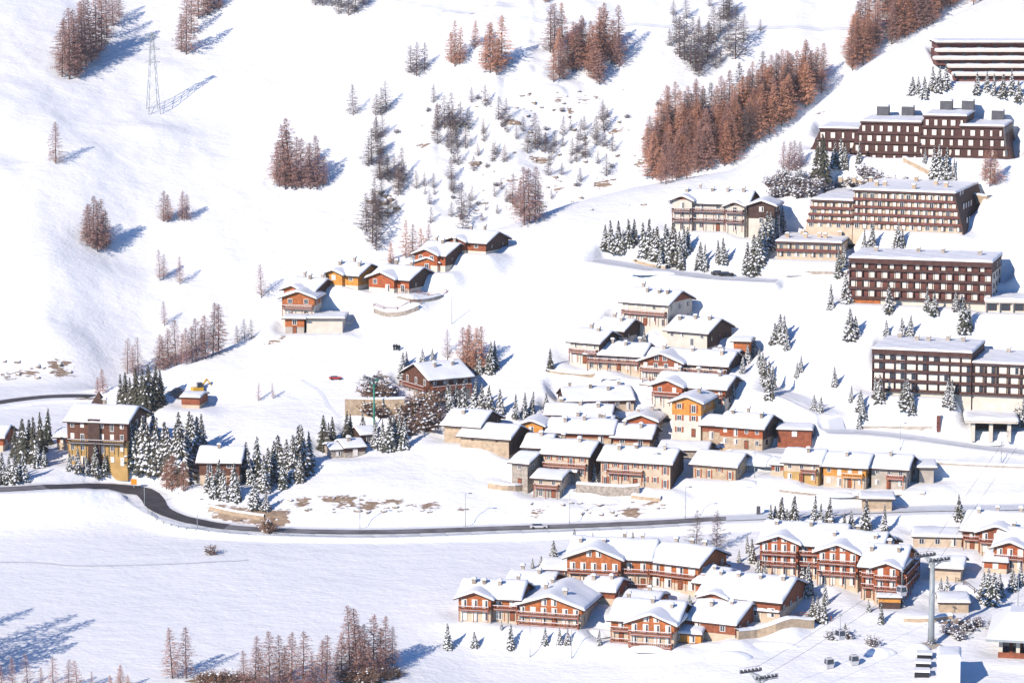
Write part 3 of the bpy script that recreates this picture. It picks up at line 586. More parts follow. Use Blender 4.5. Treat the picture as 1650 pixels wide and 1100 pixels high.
def gable_block(bd, x0, x1, y0, y1, H, rd, pitch, low, up, split, gab, oa=1.0, ob=1.2, sn=.5, zb=-3.5):
    """Walls, cladding, roof deck and snow of one gabled volume; rd says which way its ridge runs."""
    f = (lambda a, b, z: (a, b, z)) if rd == 'x' else (lambda a, b, z: (b, a, z))
    a0, a1, b0, b1 = (x0, x1, y0, y1) if rd == 'x' else (y0, y1, x0, x1); bm = (b0 + b1) / 2; hb = (b1 - b0) / 2
    zr = lambda b: H + pitch * (hb - abs(b - bm))
    zs = H * split
    w = bd.wall(low)
    if split > .97: zs = H
    w.box(x0, y0, zb, x1, y1, zs)
    def pent(m, z0, z1, a_0, a_1, g):
        V = [f(a, b, z) for a in (a_0, a_1) for b, z in ((b0 - g, z0), (b1 + g, z0), (b1 + g, z1), (bm, H + pitch * hb - .05), (b0 - g, z1))]
        m.poly(V, [[0, 1, 2, 3, 4], [9, 8, 7, 6, 5], [0, 5, 6, 1], [1, 6, 7, 2], [2, 7, 8, 3], [3, 8, 9, 4], [4, 9, 5, 0]])
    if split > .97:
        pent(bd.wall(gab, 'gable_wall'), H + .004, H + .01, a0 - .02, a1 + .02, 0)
    else:
        pent(bd.wall(up, 'timber_cladding'), zs + .004, H, a0 - .06, a1 + .06, .06)
    A0, A1, B0, B1 = a0 - oa, a1 + oa, b0 - ob, b1 + ob; t = .26
    V = [f(a, b, z) for a in (A0, A1) for b, z in ((B0, zr(B0)), (bm, zr(bm)), (B1, zr(B1)), (B1, zr(B1) - t), (bm, zr(bm) - t), (B0, zr(B0) - t))]
    bd.roofs.poly(V, [[0, 1, 4, 5], [1, 2, 3, 4], [11, 10, 7, 6], [10, 9, 8, 7], [0, 6, 7, 1], [1, 7, 8, 2], [2, 8, 9, 3], [3, 9, 10, 4], [4, 10, 11, 5], [5, 11, 6, 0]])
    snow_sheet(bd.snow, f, A0 + .05, A1 - .05, B0 + .05, B1 - .05, zr, sn)
    return zr
def front_windows(bd, x0, x1, y, H, nf, bay, style, gable=0, door=True):
    fh = H / nf; n = max(1, int((x1 - x0 - .6) / bay))
    for k in range(nf):
        for i in range(n):
            x = x0 + (x1 - x0) * (i + .5) / n
            if style == 'slit':
                if k == nf - 1 and i % 1 == 0: bd.win(x, y - .01, k * fh + fh * .42, .7, .6, 'slit')
                continue
            if k == 0 and door and i == n // 2 and nf > 1:
                link('door', DOOR, bd.root, (x, y - .02, .05), 0, (1.1, 1, 2.1)); continue
            st = style if style != 'mix' else BR.choice(['plain', 'plain', 'half', 'blind'])
            tall = style == 'tall' or BR.random() < .3
            h = min(fh - .5, 2.05 if tall else 1.35)
            bd.win(x, y - .08, k * fh + (.22 if tall else fh - h - .45), min(bay * .62, 1.7) if style == 'tall' else min(bay * .42, 1.25), h, BR.choice(['tall', 'blind', 'half', 'tall']) if style == 'tall' else st)
    if gable > 1.6:
        for dx in ((-1.1, 1.1) if x1 - x0 > 7 else (0,)): bd.win((x0 + x1) / 2 + dx, y - .1, H + .15, 1.2, min(1.5, gable * .62), 'plain' if style != 'tall' else 'tall')
def house(b):
    k = dict(roof='x', pitch=.37, low='cream', up='wood', split=.5, balc=[1], chim=2, gab='wood', bay=2.5, win='mix', cross=[], bm='wood', balf=(.02, .98), ext=0, lgab=False, lbal=False, rbal=False, turret=False); k.update(b['k'])
    bd = Bd(b); L, H, D = b['L'], b['H'] + (1.0 if b['H'] > 1.2 else .4), b['D']; nf = max(1, round(H / 2.75)); fh = H / nf; L2 = L * (1 + k['ext'])
    zr = gable_block(bd, 0, L2, 0, D, H, k['roof'], k['pitch'], k['low'], k['up'], k['split'], k['gab'], oa=.9 if H > 3 else .5, ob=1.0 if H > 3 else .5, sn=.6 if b['group'] == LOW else .46)
    if k['gab'] == 'dark' and k['roof'] == 'x':        # dark timber panel over the right-hand gable, its shade put into the colour
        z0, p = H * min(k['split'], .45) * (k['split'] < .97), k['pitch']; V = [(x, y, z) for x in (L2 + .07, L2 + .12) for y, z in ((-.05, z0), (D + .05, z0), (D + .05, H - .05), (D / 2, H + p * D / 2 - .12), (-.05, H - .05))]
        bd.wall('dark', 'gable_shade_panel').poly(V, [[0, 1, 2, 3, 4], [9, 8, 7, 6, 5]] + [[i, (i + 1) % 5, 5 + (i + 1) % 5, 5 + i] for i in range(5)])
    fronts = []
    for i, (f0, f1, pj, dh) in enumerate(k['cross']):
        x0, x1 = L * f0 + .12, L * f1; H2 = H + dh
        gable_block(bd, x0, x1, -pj, D * .5, H2, 'y', k['pitch'], k['low'], k['up'], k['split'], k['gab'], ob=1.0, sn=.46 + .03 * i)
        fronts.append((x0, x1, -pj, H2))
    rest = [(0, L2)]
    for x0, x1, _, _ in fronts:
        rest = [s for a, c in rest for s in ((a, min(c, x0)), (max(a, x1), c)) if s[1] - s[0] > 2.0]
    if H > 1.9 and k['bay'] < 8:
        for x0, x1 in rest: front_windows(bd, x0, x1, 0, H, nf, k['bay'], k['win'], k['pitch'] * (L / 2) if k['roof'] == 'y' else 0)
        for x0, x1, y, h in fronts: front_windows(bd, x0, x1, y, h, nf, k['bay'], k['win'], k['pitch'] * (x1 - x0) / 2, False)
        n = max(1, int(D / 4.5))
        for q in range(nf):
            for i in range(n):
                bd.win(L2 + .17, D * (i + .5) / n, q * fh + fh * .35, 1.0, min(1.25, fh * .5), 'dark' if k['gab'] == 'dark' else 'plain', 'r')
                if k['lgab']: bd.win(-.08, D * (i + .5) / n, q * fh + fh * .3, 1.2, min(1.6, fh * .6), 'plain', 'l')
    for q in k['balc']:
        if q >= nf: continue
        for x0, x1, y in ([(a, c, 0) for a, c in rest] + [(x0, x1, y) for x0, x1, y, _ in fronts]):
            w = x1 - x0; balcony(bd, x0 + w * k['balf'][0], x0 + w * k['balf'][1], y - .1, q * fh + .1, 1.25, k['bm'])
        if k['rbal']: balcony(bd, .3, D - .3, L2 + .1, q * fh + .1, 1.3, k['bm'], 'r')
        if k['lbal']: balcony(bd, .3, D - .3, -.1, q * fh + .1, 1.4, k['bm'], 'l')
    for i in range(k['chim']):
        fx = (i + .5 + BR.uniform(-.2, .2)) / k['chim']
        if k['roof'] == 'x': x, y = L2 * fx, D * BR.choice([.3, .38, .55]); z = zr(y)
        else: x, y = L * BR.choice([.3, .68]), D * fx; z = zr(x)
        chimney(bd, x, y, z + .3, .5)
    if k['turret']:
        m = MB(); x, y = L * .28, D * .75; m.box(x - 1, y - 1, H, x + 1, y + 1, H + 2.4); m.hexa([(x - 1.6, y - 1.6), (x + 1.6, y - 1.6), (x + 1.6, y + 1.6), (x - 1.6, y + 1.6)], H + 2.4, [(x - .1, y - .1), (x + .1, y - .1), (x + .1, y + .1), (x - .1, y + .1)], H + 5.2)
        m.build('turret', 'dark', bd.root)
        c = bd.wall('dark', 'stair_tower'); c.box(L * .36, -.9, -1, L * .56, .3, H + .4)
    bd.finish()
def section(bd, x0, x1, y0, D, H, nf, nb, zb=-4, sl=0, sr=0, lean=0, wall='cream', par='brown', styles=('curtain',), fin='brown', ww=1.5, wh=1.7, pd=1.0, top=None, base=0, ground_bal=False, skip=0.0, sn=.5, ph=.85, slab=.25, alt=False, fe=1):
    """One flat-roofed run of storeys and bays, slanted sides sl/sr metres, front leaning back by lean."""
    fh = (H - base) / nf; yf = lambda z: y0 - lean * (1 - z / H); xl = lambda z: x0 - sl * (1 - z / H); xr = lambda z: x1 + sr * (1 - z / H)
    q = lambda z: [(xl(z), yf(z)), (xr(z), yf(z)), (xr(z), y0 + D), (xl(z), y0 + D)]
    bd.wall(wall).hexa(q(zb), zb, q(H), H)
    if top:                                           # the upper storeys clad in another colour, a little proud
        z1 = H - top * fh; g = .06; e = lambda z: [(xl(z) - g, yf(z) - g), (xr(z) + g, yf(z) - g), (xr(z) + g, y0 + D + g), (xl(z) - g, y0 + D + g)]
        bd.wall(par, 'upper_cladding').hexa(e(z1), z1, e(H), H - .01)
    for k in range(nf):
        z = base + k * fh
        if k or ground_bal:
            m = MB(); za, zc = z - slab, z + ph
            m.hexa([(xl(za) - .1, yf(za) - pd), (xr(za) + .1, yf(za) - pd), (xr(za) + .1, yf(za) + .02), (xl(za) - .1, yf(za) + .02)], za, [(xl(z) - .1, yf(z) - pd), (xr(z) + .1, yf(z) - pd), (xr(z) + .1, yf(z) + .02), (xl(z) - .1, yf(z) + .02)], z)
            m.hexa([(xl(z) - .1, yf(z) - pd), (xr(z) + .1, yf(z) - pd), (xr(z) + .1, yf(z) - pd + .12), (xl(z) - .1, yf(z) - pd + .12)], z + .003, [(xl(zc) - .1, yf(zc) - pd), (xr(zc) + .1, yf(zc) - pd), (xr(zc) + .1, yf(zc) - pd + .12), (xl(zc) - .1, yf(zc) - pd + .12)], zc)
            m.build('balcony', par, bd.root)
        for i in range(nb):
            if BR.random() < skip: continue
            zc = z + fh * .5; x = xl(zc) + (xr(zc) - xl(zc)) * (i + .5) / nb
            st = styles[(i + k) % len(styles)] if alt else BR.choice(styles); w = ww * (BR.choice([.7, 1.0, 1.5]) if len(styles) == 1 else 1)
            bd.win(x, yf(z + .3 * fh) - .09 - lean / nf * .35, z + min(.55, ph * .6), w, min(wh, fh - .6), st)
    if fin:
        fm = bd.wall(fin, 'facade_frame')
        for i in range(0, nb + 1, fe):
            e = lambda z: [(xl(z) + (xr(z) - xl(z)) * i / nb - .09, yf(z) - pd + .14), (xl(z) + (xr(z) - xl(z)) * i / nb + .09, yf(z) - pd + .14), (xl(z) + (xr(z) - xl(z)) * i / nb + .09, yf(z) + .01), (xl(z) + (xr(z) - xl(z)) * i / nb - .09, yf(z) + .01)]
            fm.hexa(e(base), base, e(H - .02), H - .02)
    g = pd + .05
    bd.roofs.box(x0 - .25, y0 - g, H + .004, x1 + .25, y0 + D + .2, H + .5)
    snow_sheet(bd.snow, lambda a, b, z: (a, b, z), x0 - .3, x1 + .3, y0 - g - .05, y0 + D + .25, lambda b: H + .5, sn, .5, .15)
def vents(bd, x0, x1, y0, y1, z, n, mat='stone'):
    for i in range(n):
        m = MB(); x, y = x0 + (x1 - x0) * (i + BR.uniform(.2, .8)) / n, BR.uniform(y0, y1); m.box(x - .5, y - .4, z, x + .5, y + .4, z + 1.3); m.box(x - .62, y - .52, z + 1.3, x + .62, y + .52, z + 1.42)
        o = m.build('chimney', mat, bd.root); s = MB(); snow_sheet(s, lambda a, b, zz: (a, b, zz), x - .6, x + .6, y - .5, y + .5, lambda b: z + 1.43, .35, .4, .05); s.build('snow_cap', 'snow', o)
def end_windows(bd, x, y0, y1, z0, nf, fh, n, style, slant=0):
    for k in range(nf):
        for i in range(n): bd.win(x + slant * (1 - (k + .5) / nf) + .1, y0 + (y1 - y0) * (i + .5) / n, z0 + k * fh + .7, 1.0, 1.3, style, 'r')
def block(b):
    bd = Bd(b); L, H, D, kind = b['L'], b['H'], b['D'], b['kind']; s = b['s']
    if kind == 'balc':
        section(bd, 0, L, 0, D, H, 4, 22, wall='white', par='brown', styles=('panel', 'curtain'), alt=True, fe=2, ww=1.35, wh=2.2, top=1, base=1.6, ground_bal=True, sn=.6, ph=.42)
        section_roof = H; bd.wall('brown', 'upper_cladding').box(-.15, -1.1, H - .8, L + .15, -1.0, H + .02)
        fh = (H - 1.6) / 4
        end_windows(bd, L, 1, D - 1, 1.6, 3, fh, 3, 'dark'); end_windows(bd, L, D * .4, D - 1, 1.6 + 3 * fh, 1, fh, 2, 'plain'); vents(bd, 2, L - 2, D * .55, D * .9, H + .7, 4)
        bd.wall('orange', 'shop_front').box(1, -.12, .1, L * .22, .05, 1.3)
        bd.finish('brown')
    elif kind == 'flatlong':
        section(bd, 0, L, 0, D, H, 4, 9, wall='white', par='brown', styles=('curtain', 'halfdark', 'tall', 'curtain'), ww=2.9, wh=2.2, top=1, base=1.2, ground_bal=True, ph=.42)
        fh = (H - 1.2) / 4
        section(bd, L + .3, L + 24, .6, D, H - fh, 3, 8, wall='white', par='brown', styles=('curtain', 'halfdark', 'tall', 'curtain'), ww=2.3, wh=2.2, base=1.2, ground_bal=True, ph=.42)
        bd.wall('brown', 'upper_cladding').box(-.15, -1.1, H - .7, L + .15, -1.0, H + .02)
        vents(bd, 2, L - 2, D * .6, D * .9, H + .7, 5); vents(bd, L + 3, L + 20, D * .6, D * .9, H - fh + .7, 3); bd.finish('brown')
    elif kind == 'slant':
        fh = H / 4
        section(bd, 0, L * .29, 0, D, H, 4, 5, sl=1.6, wall='cream', par='maroon', styles=('plain', 'halfdark', 'half', 'curtain'), ww=1.25, wh=1.7, fin=None, ph=.5, slab=.2, lean=1.0)
        section(bd, L * .29 + .15, L, .3, D + 1.5, H + 3.0, 5, 14, sr=2.8, wall='cream', par='maroon', styles=('plain', 'halfdark', 'half', 'curtain'), ww=1.25, wh=1.7, fin=None, ph=.5, slab=.2, lean=1.2)
        g = bd.wall('dark', 'end_wall'); H2 = H + 3.0; x1 = lambda z: L + 2.8 * (1 - z / H2)
        g.hexa([(x1(-3) - .3, -.9 - 1.2), (x1(-3) + .12, -2.1), (x1(-3) + .12, D + 2.1), (x1(-3) - .3, D + 2.1)], -3, [(L - .3, -.9), (L + .12, -.9), (L + .12, D + 2.1), (L - .3, D + 2.1)], H2 + .45)
        for k in range(3):
            for i in range(4): bd.win(x1(2.5 + k * 3.6) + .2, 5 + i * 3.2, 2.2 + k * 3.7, .9 if i % 3 else 1.3, 1.5, 'blind', 'r')
        vents(bd, 2, L - 3, 2, D * .9, H2 + .7, 9, 'beige'); bd.finish('brown')
    elif kind == 'low2':
        section(bd, 0, L, 0, D, H, 2, 8, wall='cream', par='maroon', styles=('plain', 'halfdark', 'half'), ww=1.2, base=.4, fin=None, ph=.55)
        vents(bd, 1, L - 1, 2, D - 2, H + .7, 6, 'beige'); bd.finish('brown')
    elif kind == 'stepped':
        fl = 2.75
        def st(f0, f1, y, H2, z0, nf, nb, sl, sr):
            section(bd, L * f0, L * f1, y, D, H2, nf, nb, zb=z0, sl=sl, sr=sr, wall='brown', par='brown', styles=('curtain',), ww=1.05, wh=1.9, ph=.5, pd=.55, base=H2 - nf * fl, fin=None, lean=.8, ground_bal=True)
        st(.03, .235, 0, H, -6, 3, 4, 2.4, 0); st(.25, .565, -.5, H + 2.2, -9, 5, 7, 2.6, 0); st(.58, .80, -.2, H + 4.2, -9, 5, 5, 2.0, 0); st(.775, 1.0, -1.4, H + 1.6, -14, 5, 5, 2.4, 2.0)
        g = bd.wall('copper', 'end_wall'); H4 = H + 1.6; g.hexa([(L + 1.6, -3.2), (L + 2.9, -3.2), (L + 2.9, D), (L + 1.6, D)], -10, [(L - .2, -2.1), (L + .14, -2.1), (L + .14, D), (L - .2, D)], H4 + .3)
        for fx, y, h in ((.32, D - 2, H + 2.2), (.45, D - 1, H + 2.2), (.66, D - 3, H + 4.2), (.77, D - 1, H + 4.2), (.93, D - 1.5, H + 1.6)):
            m = MB(); m.box(L * fx - 1.7, y - 1.6, h, L * fx + 1.7, y + 1.6, h + 3.6); o = m.build('lift_housing', 'copper', bd.root)
            q = MB(); snow_sheet(q, lambda a, c, z: (a, c, z), L * fx - 1.75, L * fx + 1.75, y - 1.65, y + 1.65, lambda c: h + 3.604, .4); q.build('snow_cap', 'snow', o)
        bd.finish('brown')
    elif kind == 'terrace':
        n = 5; fh = H / n
        for k in range(n):
            y = k * 3.2; x0 = (1.5, .5, -3.2, -2.2, -2.0)[k]
            bd.wall('maroon').box(x0, y, -3 if k == 0 else k * fh + .004, L, D - .01 * k, (k + 1) * fh - .3)
            m = MB(); m.box(x0 - .6, y - 1.6, (k + 1) * fh - .5, L, y + 3.6 if k < n - 1 else D + .3, (k + 1) * fh - .02); o = m.build('ledge', 'white' if k < n - 1 else 'dark', bd.root)
            q = MB(); snow_sheet(q, lambda a, c, z: (a, c, z), x0 - .6, L, y - 1.65, y + 3.3 if k < n - 1 else D + .3, lambda c: (k + 1) * fh - .018, .55); q.build('snow_cover', 'snow', o)
            for i in range(9): bd.win(x0 + 3 + i * 4.6, y - .02, k * fh + .3, 1.0, fh - 1.1, 'dark')
        bd.finish()
    elif kind == 'annex':
        section(bd, 0, L, 0, D, H, 1, 8, wall='white', par='brown', styles=('dark', 'panel'), ww=2.2, wh=1.6, fin='white', sn=.7); bd.finish('white')
    elif kind == 'portal':
        for x in (0, L * .45, L - .9): bd.wall('white', 'pillar').box(x, 0, -2, x + .9, D, H)
        bd.wall('dark', 'back_wall').box(.9, 5, -2, L - .9, 5.3, H - .01); bd.roofs.box(-1.6, -1.2, H + .004, L + 1.6, D, H + .6)
        snow_sheet(bd.snow, lambda a, c, z: (a, c, z), -1.8, L + 1.8, -1.4, D + .2, lambda c: H + .6, .9, .9); bd.finish('white')
    elif kind == 'station':
        bd.wall('wood').box(0, 2.5, -3, L, D, H); n = 7
        for i in range(n): bd.win(L * (i + .5) / n, 2.5, .5, 1.6, H - 1.2, 'dark')
        for i in range(5): bd.wall('white', 'column').box(L * i / 4 - .4, .2, -2, L * i / 4 + .4, 1.0, H)
        bd.wall('wood', 'parapet').box(-.5, -.6, .2, L, -.4, 1.2); bd.wall('wood', 'deck').box(-.5, -.6, -.4, L, 2.5, .19)
        H2 = H + .004; bd.roofs.hexa([(-3, -3), (L + 3, -3), (L + 3, D + 3), (-3, D + 3)], H2, [(-3, -3), (L + 3, -3), (L + 3, D + 3), (-3, D + 3)], H2 + .5)
        bd.snow.hexa([(-3, -3), (L + 3, -3), (L + 3, D + 3), (-3, D + 3)], H2 + .505, [(1.5, 5), (L - 4, 5), (L - 4, D - 5), (1.5, D - 5)], H2 + 4.8); bd.finish('steel')
for b in BLD: (house if b['kind'] == 'house' else block)(b)

# ---------------------------------------------------------------- walls, lift, road furniture, small things
def wall_run(label, uv, hpx, mat='beige', snow=.35, name='retaining_wall', th=.7):
    P = path_pts(uv, 1.5); m, sn = MB(), MB()
    for a, c in zip(P, P[1:]):
        h0, h1 = hpx / ppm(a), hpx / ppm(c); d = (c - a).to_2d(); d = d.normalized() if d.length > 1e-6 else Vector((1, 0)); n = Vector((-d.y, d.x)) * th
        f = [(a.x, a.y), (c.x, c.y), (c.x + n.x, c.y + n.y), (a.x + n.x, a.y + n.y)]; za, zc = a.z + h0, c.z + h1
        m.poly([(x, y, min(a.z, c.z) - 1.5) for x, y in f] + [(*f[0], za), (*f[1], zc), (*f[2], zc), (*f[3], za)], [[0, 1, 5, 4], [1, 2, 6, 5], [2, 3, 7, 6], [3, 0, 4, 7], [4, 5, 6, 7]])
        if snow:
            e = n * .12; g = [(f[0][0] - e.x, f[0][1] - e.y), (f[1][0] - e.x, f[1][1] - e.y), (f[2][0] + n.x * 1.5, f[2][1] + n.y * 1.5), (f[3][0] + n.x * 1.5, f[3][1] + n.y * 1.5)]
            sn.poly([(*g[0], za + .01), (*g[1], zc + .01), (*g[0], za + snow * .8), (*g[1], zc + snow * .8), (*g[2], zc + snow), (*g[3], za + snow)], [[0, 1, 3, 2], [2, 3, 4, 5]], 0, True)
    o = m.build(name, mat); tag(o, label, 'wall')
    if snow: sn.build('snow_cap', 'snow', o)
    return o
wall_run("tall beige stone wall under the big brown chalet", [(556, 670), (590, 671), (620, 671), (652, 670)], 28, 'beige')
wall_run("grey stone terrace wall before the village front row", [(928, 794), (965, 797), (1005, 799), (1030, 797)], 15, 'stone')
wall_run("short beige wall below the wide cream house", [(1017, 803), (1042, 806), (1064, 808)], 6, 'beige')
wall_run("rusty balustraded terrace wall left of the front row", [(786, 786), (808, 790), (830, 791), (852, 788)], 9, 'beige')
wall_run("long beige wall curving past the lower chalets to the arch", [(1190, 1030), (1220, 1027), (1250, 1018), (1275, 1010), (1300, 1012), (1312, 1012)], 14, 'beige')
wall_run("beige wall between lift pylon and snow bunker", [(1456, 1001), (1490, 1002), (1535, 997)], 6, 'beige')
wall_run("beige wall along the lane above the slanted block", [(1358, 293), (1400, 297), (1450, 305), (1520, 311), (1590, 322)], 5, 'beige')
wall_run("stone wall under the small two-storey block", [(1285, 441), (1320, 442), (1365, 443)], 5, 'stone')
wall_run("upper dry-stone terrace wall beside the ridge hamlet", [(640, 481), (665, 487), (690, 486), (712, 480)], 5, 'stone')
wall_run("lower dry-stone terrace wall beside the ridge hamlet", [(602, 504), (625, 511), (655, 508), (675, 500)], 8, 'stone')
wall_run("beige wall left of the long cream row house", [(882, 600), (905, 604), (940, 607), (958, 606)], 4, 'beige')
wall_run("beige roadside bank wall by the road bend", [(338, 822), (362, 828), (390, 833), (425, 838)], 7, 'beige')
wall_run("low concrete wall along the lane under the dark flat block", [(1385, 690), (1430, 690), (1502, 690)], 4, 'concrete')
wall_run("concrete wall along the street right of the row houses", [(1506, 748), (1560, 751), (1640, 754), (1700, 757)], 3, 'concrete')
wall_run("low beige wall by the ridge road below the spruces", [(1020, 421), (1045, 429), (1072, 434)], 5, 'beige')
wall_run("stone garden wall below the broad red-gabled chalet", [(1030, 622), (1060, 626), (1095, 628)], 4, 'stone')
wall_run("low beige wall under the yellow-topped house", [(1080, 714), (1105, 717), (1130, 718)], 5, 'beige')
wall_run("low wall before the chalet with the huge snow roof", [(960, 670), (1000, 674), (1040, 672)], 4, 'stone')
wall_run("long stone bank wall under the row houses", [(1255, 792), (1330, 800), (1410, 802), (1490, 798)], 4, 'stone')
wall_run("stone wall and ramp before the stepped block", [(1455, 262), (1480, 274), (1500, 284)], 8, 'beige')

def fence(label, uv, hm=1.0, gap=3.0, mat='wood', name='fence'):
    P = path_pts(uv, gap); o = thing(name, label, 'fence', P[0]); r = MB(); o0 = P[0]; last = None
    for p in P:
        q = p - o0; q.z = float(height(p.x, p.y)) - o0.z; m = MB(); m.box(q.x - .07, q.y - .07, q.z - .5, q.x + .07, q.y + .07, q.z + hm); m.build('post', mat, o)
        if last:
            for f in (.55, .95): r.bar(last + Vector((0, 0, hm * f)), q + Vector((0, 0, hm * f)), .09)
        last = q
    r.build('rail', mat, o)
fence("steel guard rail along the outer edge of the road bend", [(238, 826), (252, 838), (275, 848), (300, 853), (335, 857), (400, 862)], .8, 4, 'steel', 'guard_rail')
fence("long guard rail on the valley side of the road", [(440, 862), (600, 866), (800, 860), (1000, 853), (1120, 846)], .75, 5, 'steel', 'guard_rail')
fence("upper railing on the hamlet's terrace wall", [(640, 474), (690, 478), (720, 472)], 1.1, 2.5)
fence("lower railing on the hamlet's terrace wall", [(602, 494), (640, 500), (678, 490)], 1.1, 2.5)
fence("slim railing down the ramp right of the lift pylon", [(1540, 938), (1570, 955), (1605, 975)], 1.2, 2.5, 'dark')

def pole(name, label, u, v, hm, arm=True, group=None):
    p = hit(u, v); o = thing(name, label, 'street lamp' if arm else 'pole', p, 0, group); m = MB(); m.tube((0, 0, -1), (0, 0, hm), .10, .06, 6); m.build('mast', 'steel', o)
    if arm: a = MB(); a.tube((0, 0, hm), (1.1, -.4, hm + .2), .05, .04, 5); a.build('arm', 'steel', o); l = MB(); l.box(.8, -.55, hm + .08, 1.6, -.25, hm + .25); l.build('lamp_head', 'copper', o)
for u, v, h, w in ((750, 848, 8, "on the bank below the empty meadow"), (918, 844, 8, "left of the stone house, by the road"), (1104, 838, 8, "where the dark road meets the bare trees"), (580, 852, 8, "near the brown earth bank"), (318, 851, 7, "on the road bend, before the lodge"), (233, 815, 7, "on the inside of the road bend"), (1053, 783, 8, "at the wide cream house's corner"), (1216, 770, 8, "beside the long beige house"), (1450, 732, 8, "on the street above the row houses"), (1613, 748, 8, "before the double garage portal"), (1640, 980, 7, "at the right edge by the ramp")):
    pole('street_lamp', f"slender grey street lamp {w}", u, v, h, True, "street lamps")
for u, v, h, w in ((728, 522, 7, "on the open slope below the hamlet"), (1307, 905, 8, "behind the three-gabled chalet"), (854, 1058, 7, "on the front bank, left one"), (921, 1060, 7, "on the front bank, right one")):
    pole('utility_pole', f"thin wooden utility pole {w}", u, v, h, False, "utility poles")

def lattice(label, u, v, hpx):                        # the electricity pylon on the far slope
    p = hit(u, v); h = hpx / ppm(p); o = thing('electricity_pylon', label, 'pylon', p, R(20)); m = MB(); w0, w1 = h * .075, h * .012; n = 7
    c = lambda z: w0 + (w1 - w0) * z / h
    for sx, sy in ((1, 1), (1, -1), (-1, 1), (-1, -1)):
        m.bar((sx * w0, sy * w0, -1), (sx * w1, sy * w1, h), .13)
    for k in range(n):
        za, zb = h * k / n, h * (k + 1) / n; a, b = c(za), c(zb)
        for s in (1, -1): m.bar((-a, s * a, za), (b, s * b, zb), .08); m.bar((s * a, -a, za), (s * b, b, zb), .08)
    m.build('lattice_mast', 'steel', o)
    for f in (.62, .78, .93): q = MB(); q.bar((-h * .1, 0, h * f), (h * .1, 0, h * f), .14); q.bar((-h * .1, 0, h * f), (0, 0, h * f + 1), .09); q.bar((h * .1, 0, h * f), (0, 0, h * f + 1), .09); q.build('crossarm', 'steel', o)
lattice("tall grey lattice electricity pylon on the open upper left slope", 247, 180, 128)

def lift_tower(label, u, v, hpx, mat, heading, name='lift_pylon', arm=2.6, mr=.78):
    p = hit(u, v); h = hpx / ppm(p) / math.cos(PITCH); o = thing(name, label, 'lift tower', p, heading)
    m = MB(); m.tube((0, 0, -2), (0, 0, h), mr, mr * .64, 14); m.build('mast', mat, o)
    f = MB(); f.box(-1.6, -1.6, -2, 1.6, 1.6, .5); f.build('footing', 'concrete', o)
    c = MB(); c.box(-arm, -.3, h, arm, .3, h + .5); c.bar((-arm, 0, h + .25), (0, 0, h - 1.6), .2); c.bar((arm, 0, h + .25), (0, 0, h - 1.6), .2); c.build('crossarm', mat, o)
    for s in (-1, 1):
        q = MB(); q.box(s * arm - .12, -2.6, h + .5, s * arm + .12, 2.6, h + .8)
        for k in range(6): q.tube((s * arm - .2, -2.3 + k * .92, h + .95), (s * arm + .2, -2.3 + k * .92, h + .95), .26, n=8)
        q.build('sheave_train', 'copper', o)
        w = MB(); w.box(s * (arm + .35) - .3, -2.4, h + .35, s * (arm + .35) + .3, 2.4, h + .42); w.bar((s * (arm + .6), -2.4, h + 1.4), (s * (arm + .6), 2.4, h + 1.4), .07)
        for k in range(4): w.bar((s * (arm + .6), -2.4 + 1.6 * k, h + .4), (s * (arm + .6), -2.4 + 1.6 * k, h + 1.4), .07)
        w.build('catwalk', 'steel', o)
    return p + Vector((0, 0, h + 1.1))
TOPA = lift_tower("large grey gondola lift pylon at the lower right", 1500, 1040, 138, 'steel', R(-62))
TOPB = lift_tower("steel lift tower head rising at the bottom edge", 1222, 1146, 56, 'steel', R(-62), arm=3.0)
lift_tower("slim old chairlift tower with green head above the stone wall", 603, 694, 80, 'green', R(30), 'chairlift_tower', 1.3, .3)
gp = hit(603, 697); o = thing('lift_motor', "green motor housing at the foot of the chairlift tower", 'machine', gp); m = MB(); m.box(-1, -.8, -.5, 1, .8, 1.4); m.build('housing', 'green', o); m = MB(); m.box(-1.1, -.9, 1.404, 1.1, .9, 1.7); m.build('snow_cap', 'snow', o)
def cabin(p, label, hang=3.2, yaw=0.5):
    o = thing('gondola_cabin', label, 'gondola', p, yaw, "gondola cabins"); h = 2.2; o.scale = (.8, .8, 1)
    m = MB(); e = lambda w, d: [(-w, -d), (w, -d), (w, d), (-w, d)]
    m.hexa(e(.85, .8), 0, e(1.1, 1.0), .9); m.hexa(e(1.0, .9), 1.95, e(.7, .6), 2.2); m.build('shell', 'silver', o)
    g = MB(); g.hexa(e(1.09, .99), .904, e(.99, .89), 1.946); g.build('window_band', 'pane', o)
    f = MB()
    for s in (-1, 1):
        for t in (-1, 1): f.bar((s * 1.08, t * .98, .9), (s * .98, t * .88, 1.95), .14)
    f.build('corner_post', 'silver', o)
    if hang: a = MB(); a.tube((0, 0, 2.2), (0, 0, h + hang), .09, n=6); a.box(-.5, -.15, h + hang - .1, .5, .15, h + hang + .2); a.build('hanger_arm', 'steel', o)
ca = MB(); sag = lambda t: TOPA.lerp(TOPB, t) + Vector((0, 0, -4.0 * t * (1 - t)))
off = Vector((math.cos(R(-62)), math.sin(R(-62)), 0)) * 2.6
for s in (-1, 1):
    for i in range(16): ca.tube(sag(i / 16) + off * s, sag((i + 1) / 16) + off * s, .035, n=5)
    ca.tube(TOPA + off * s, TOPA + off * s + (TOPA - TOPB) * .9 + Vector((0, 0, 26)), .035, n=5)
tag(ca.build('lift_cable', 'copper'), "twin steel cables of the gondola lift at the lower right", 'cable')
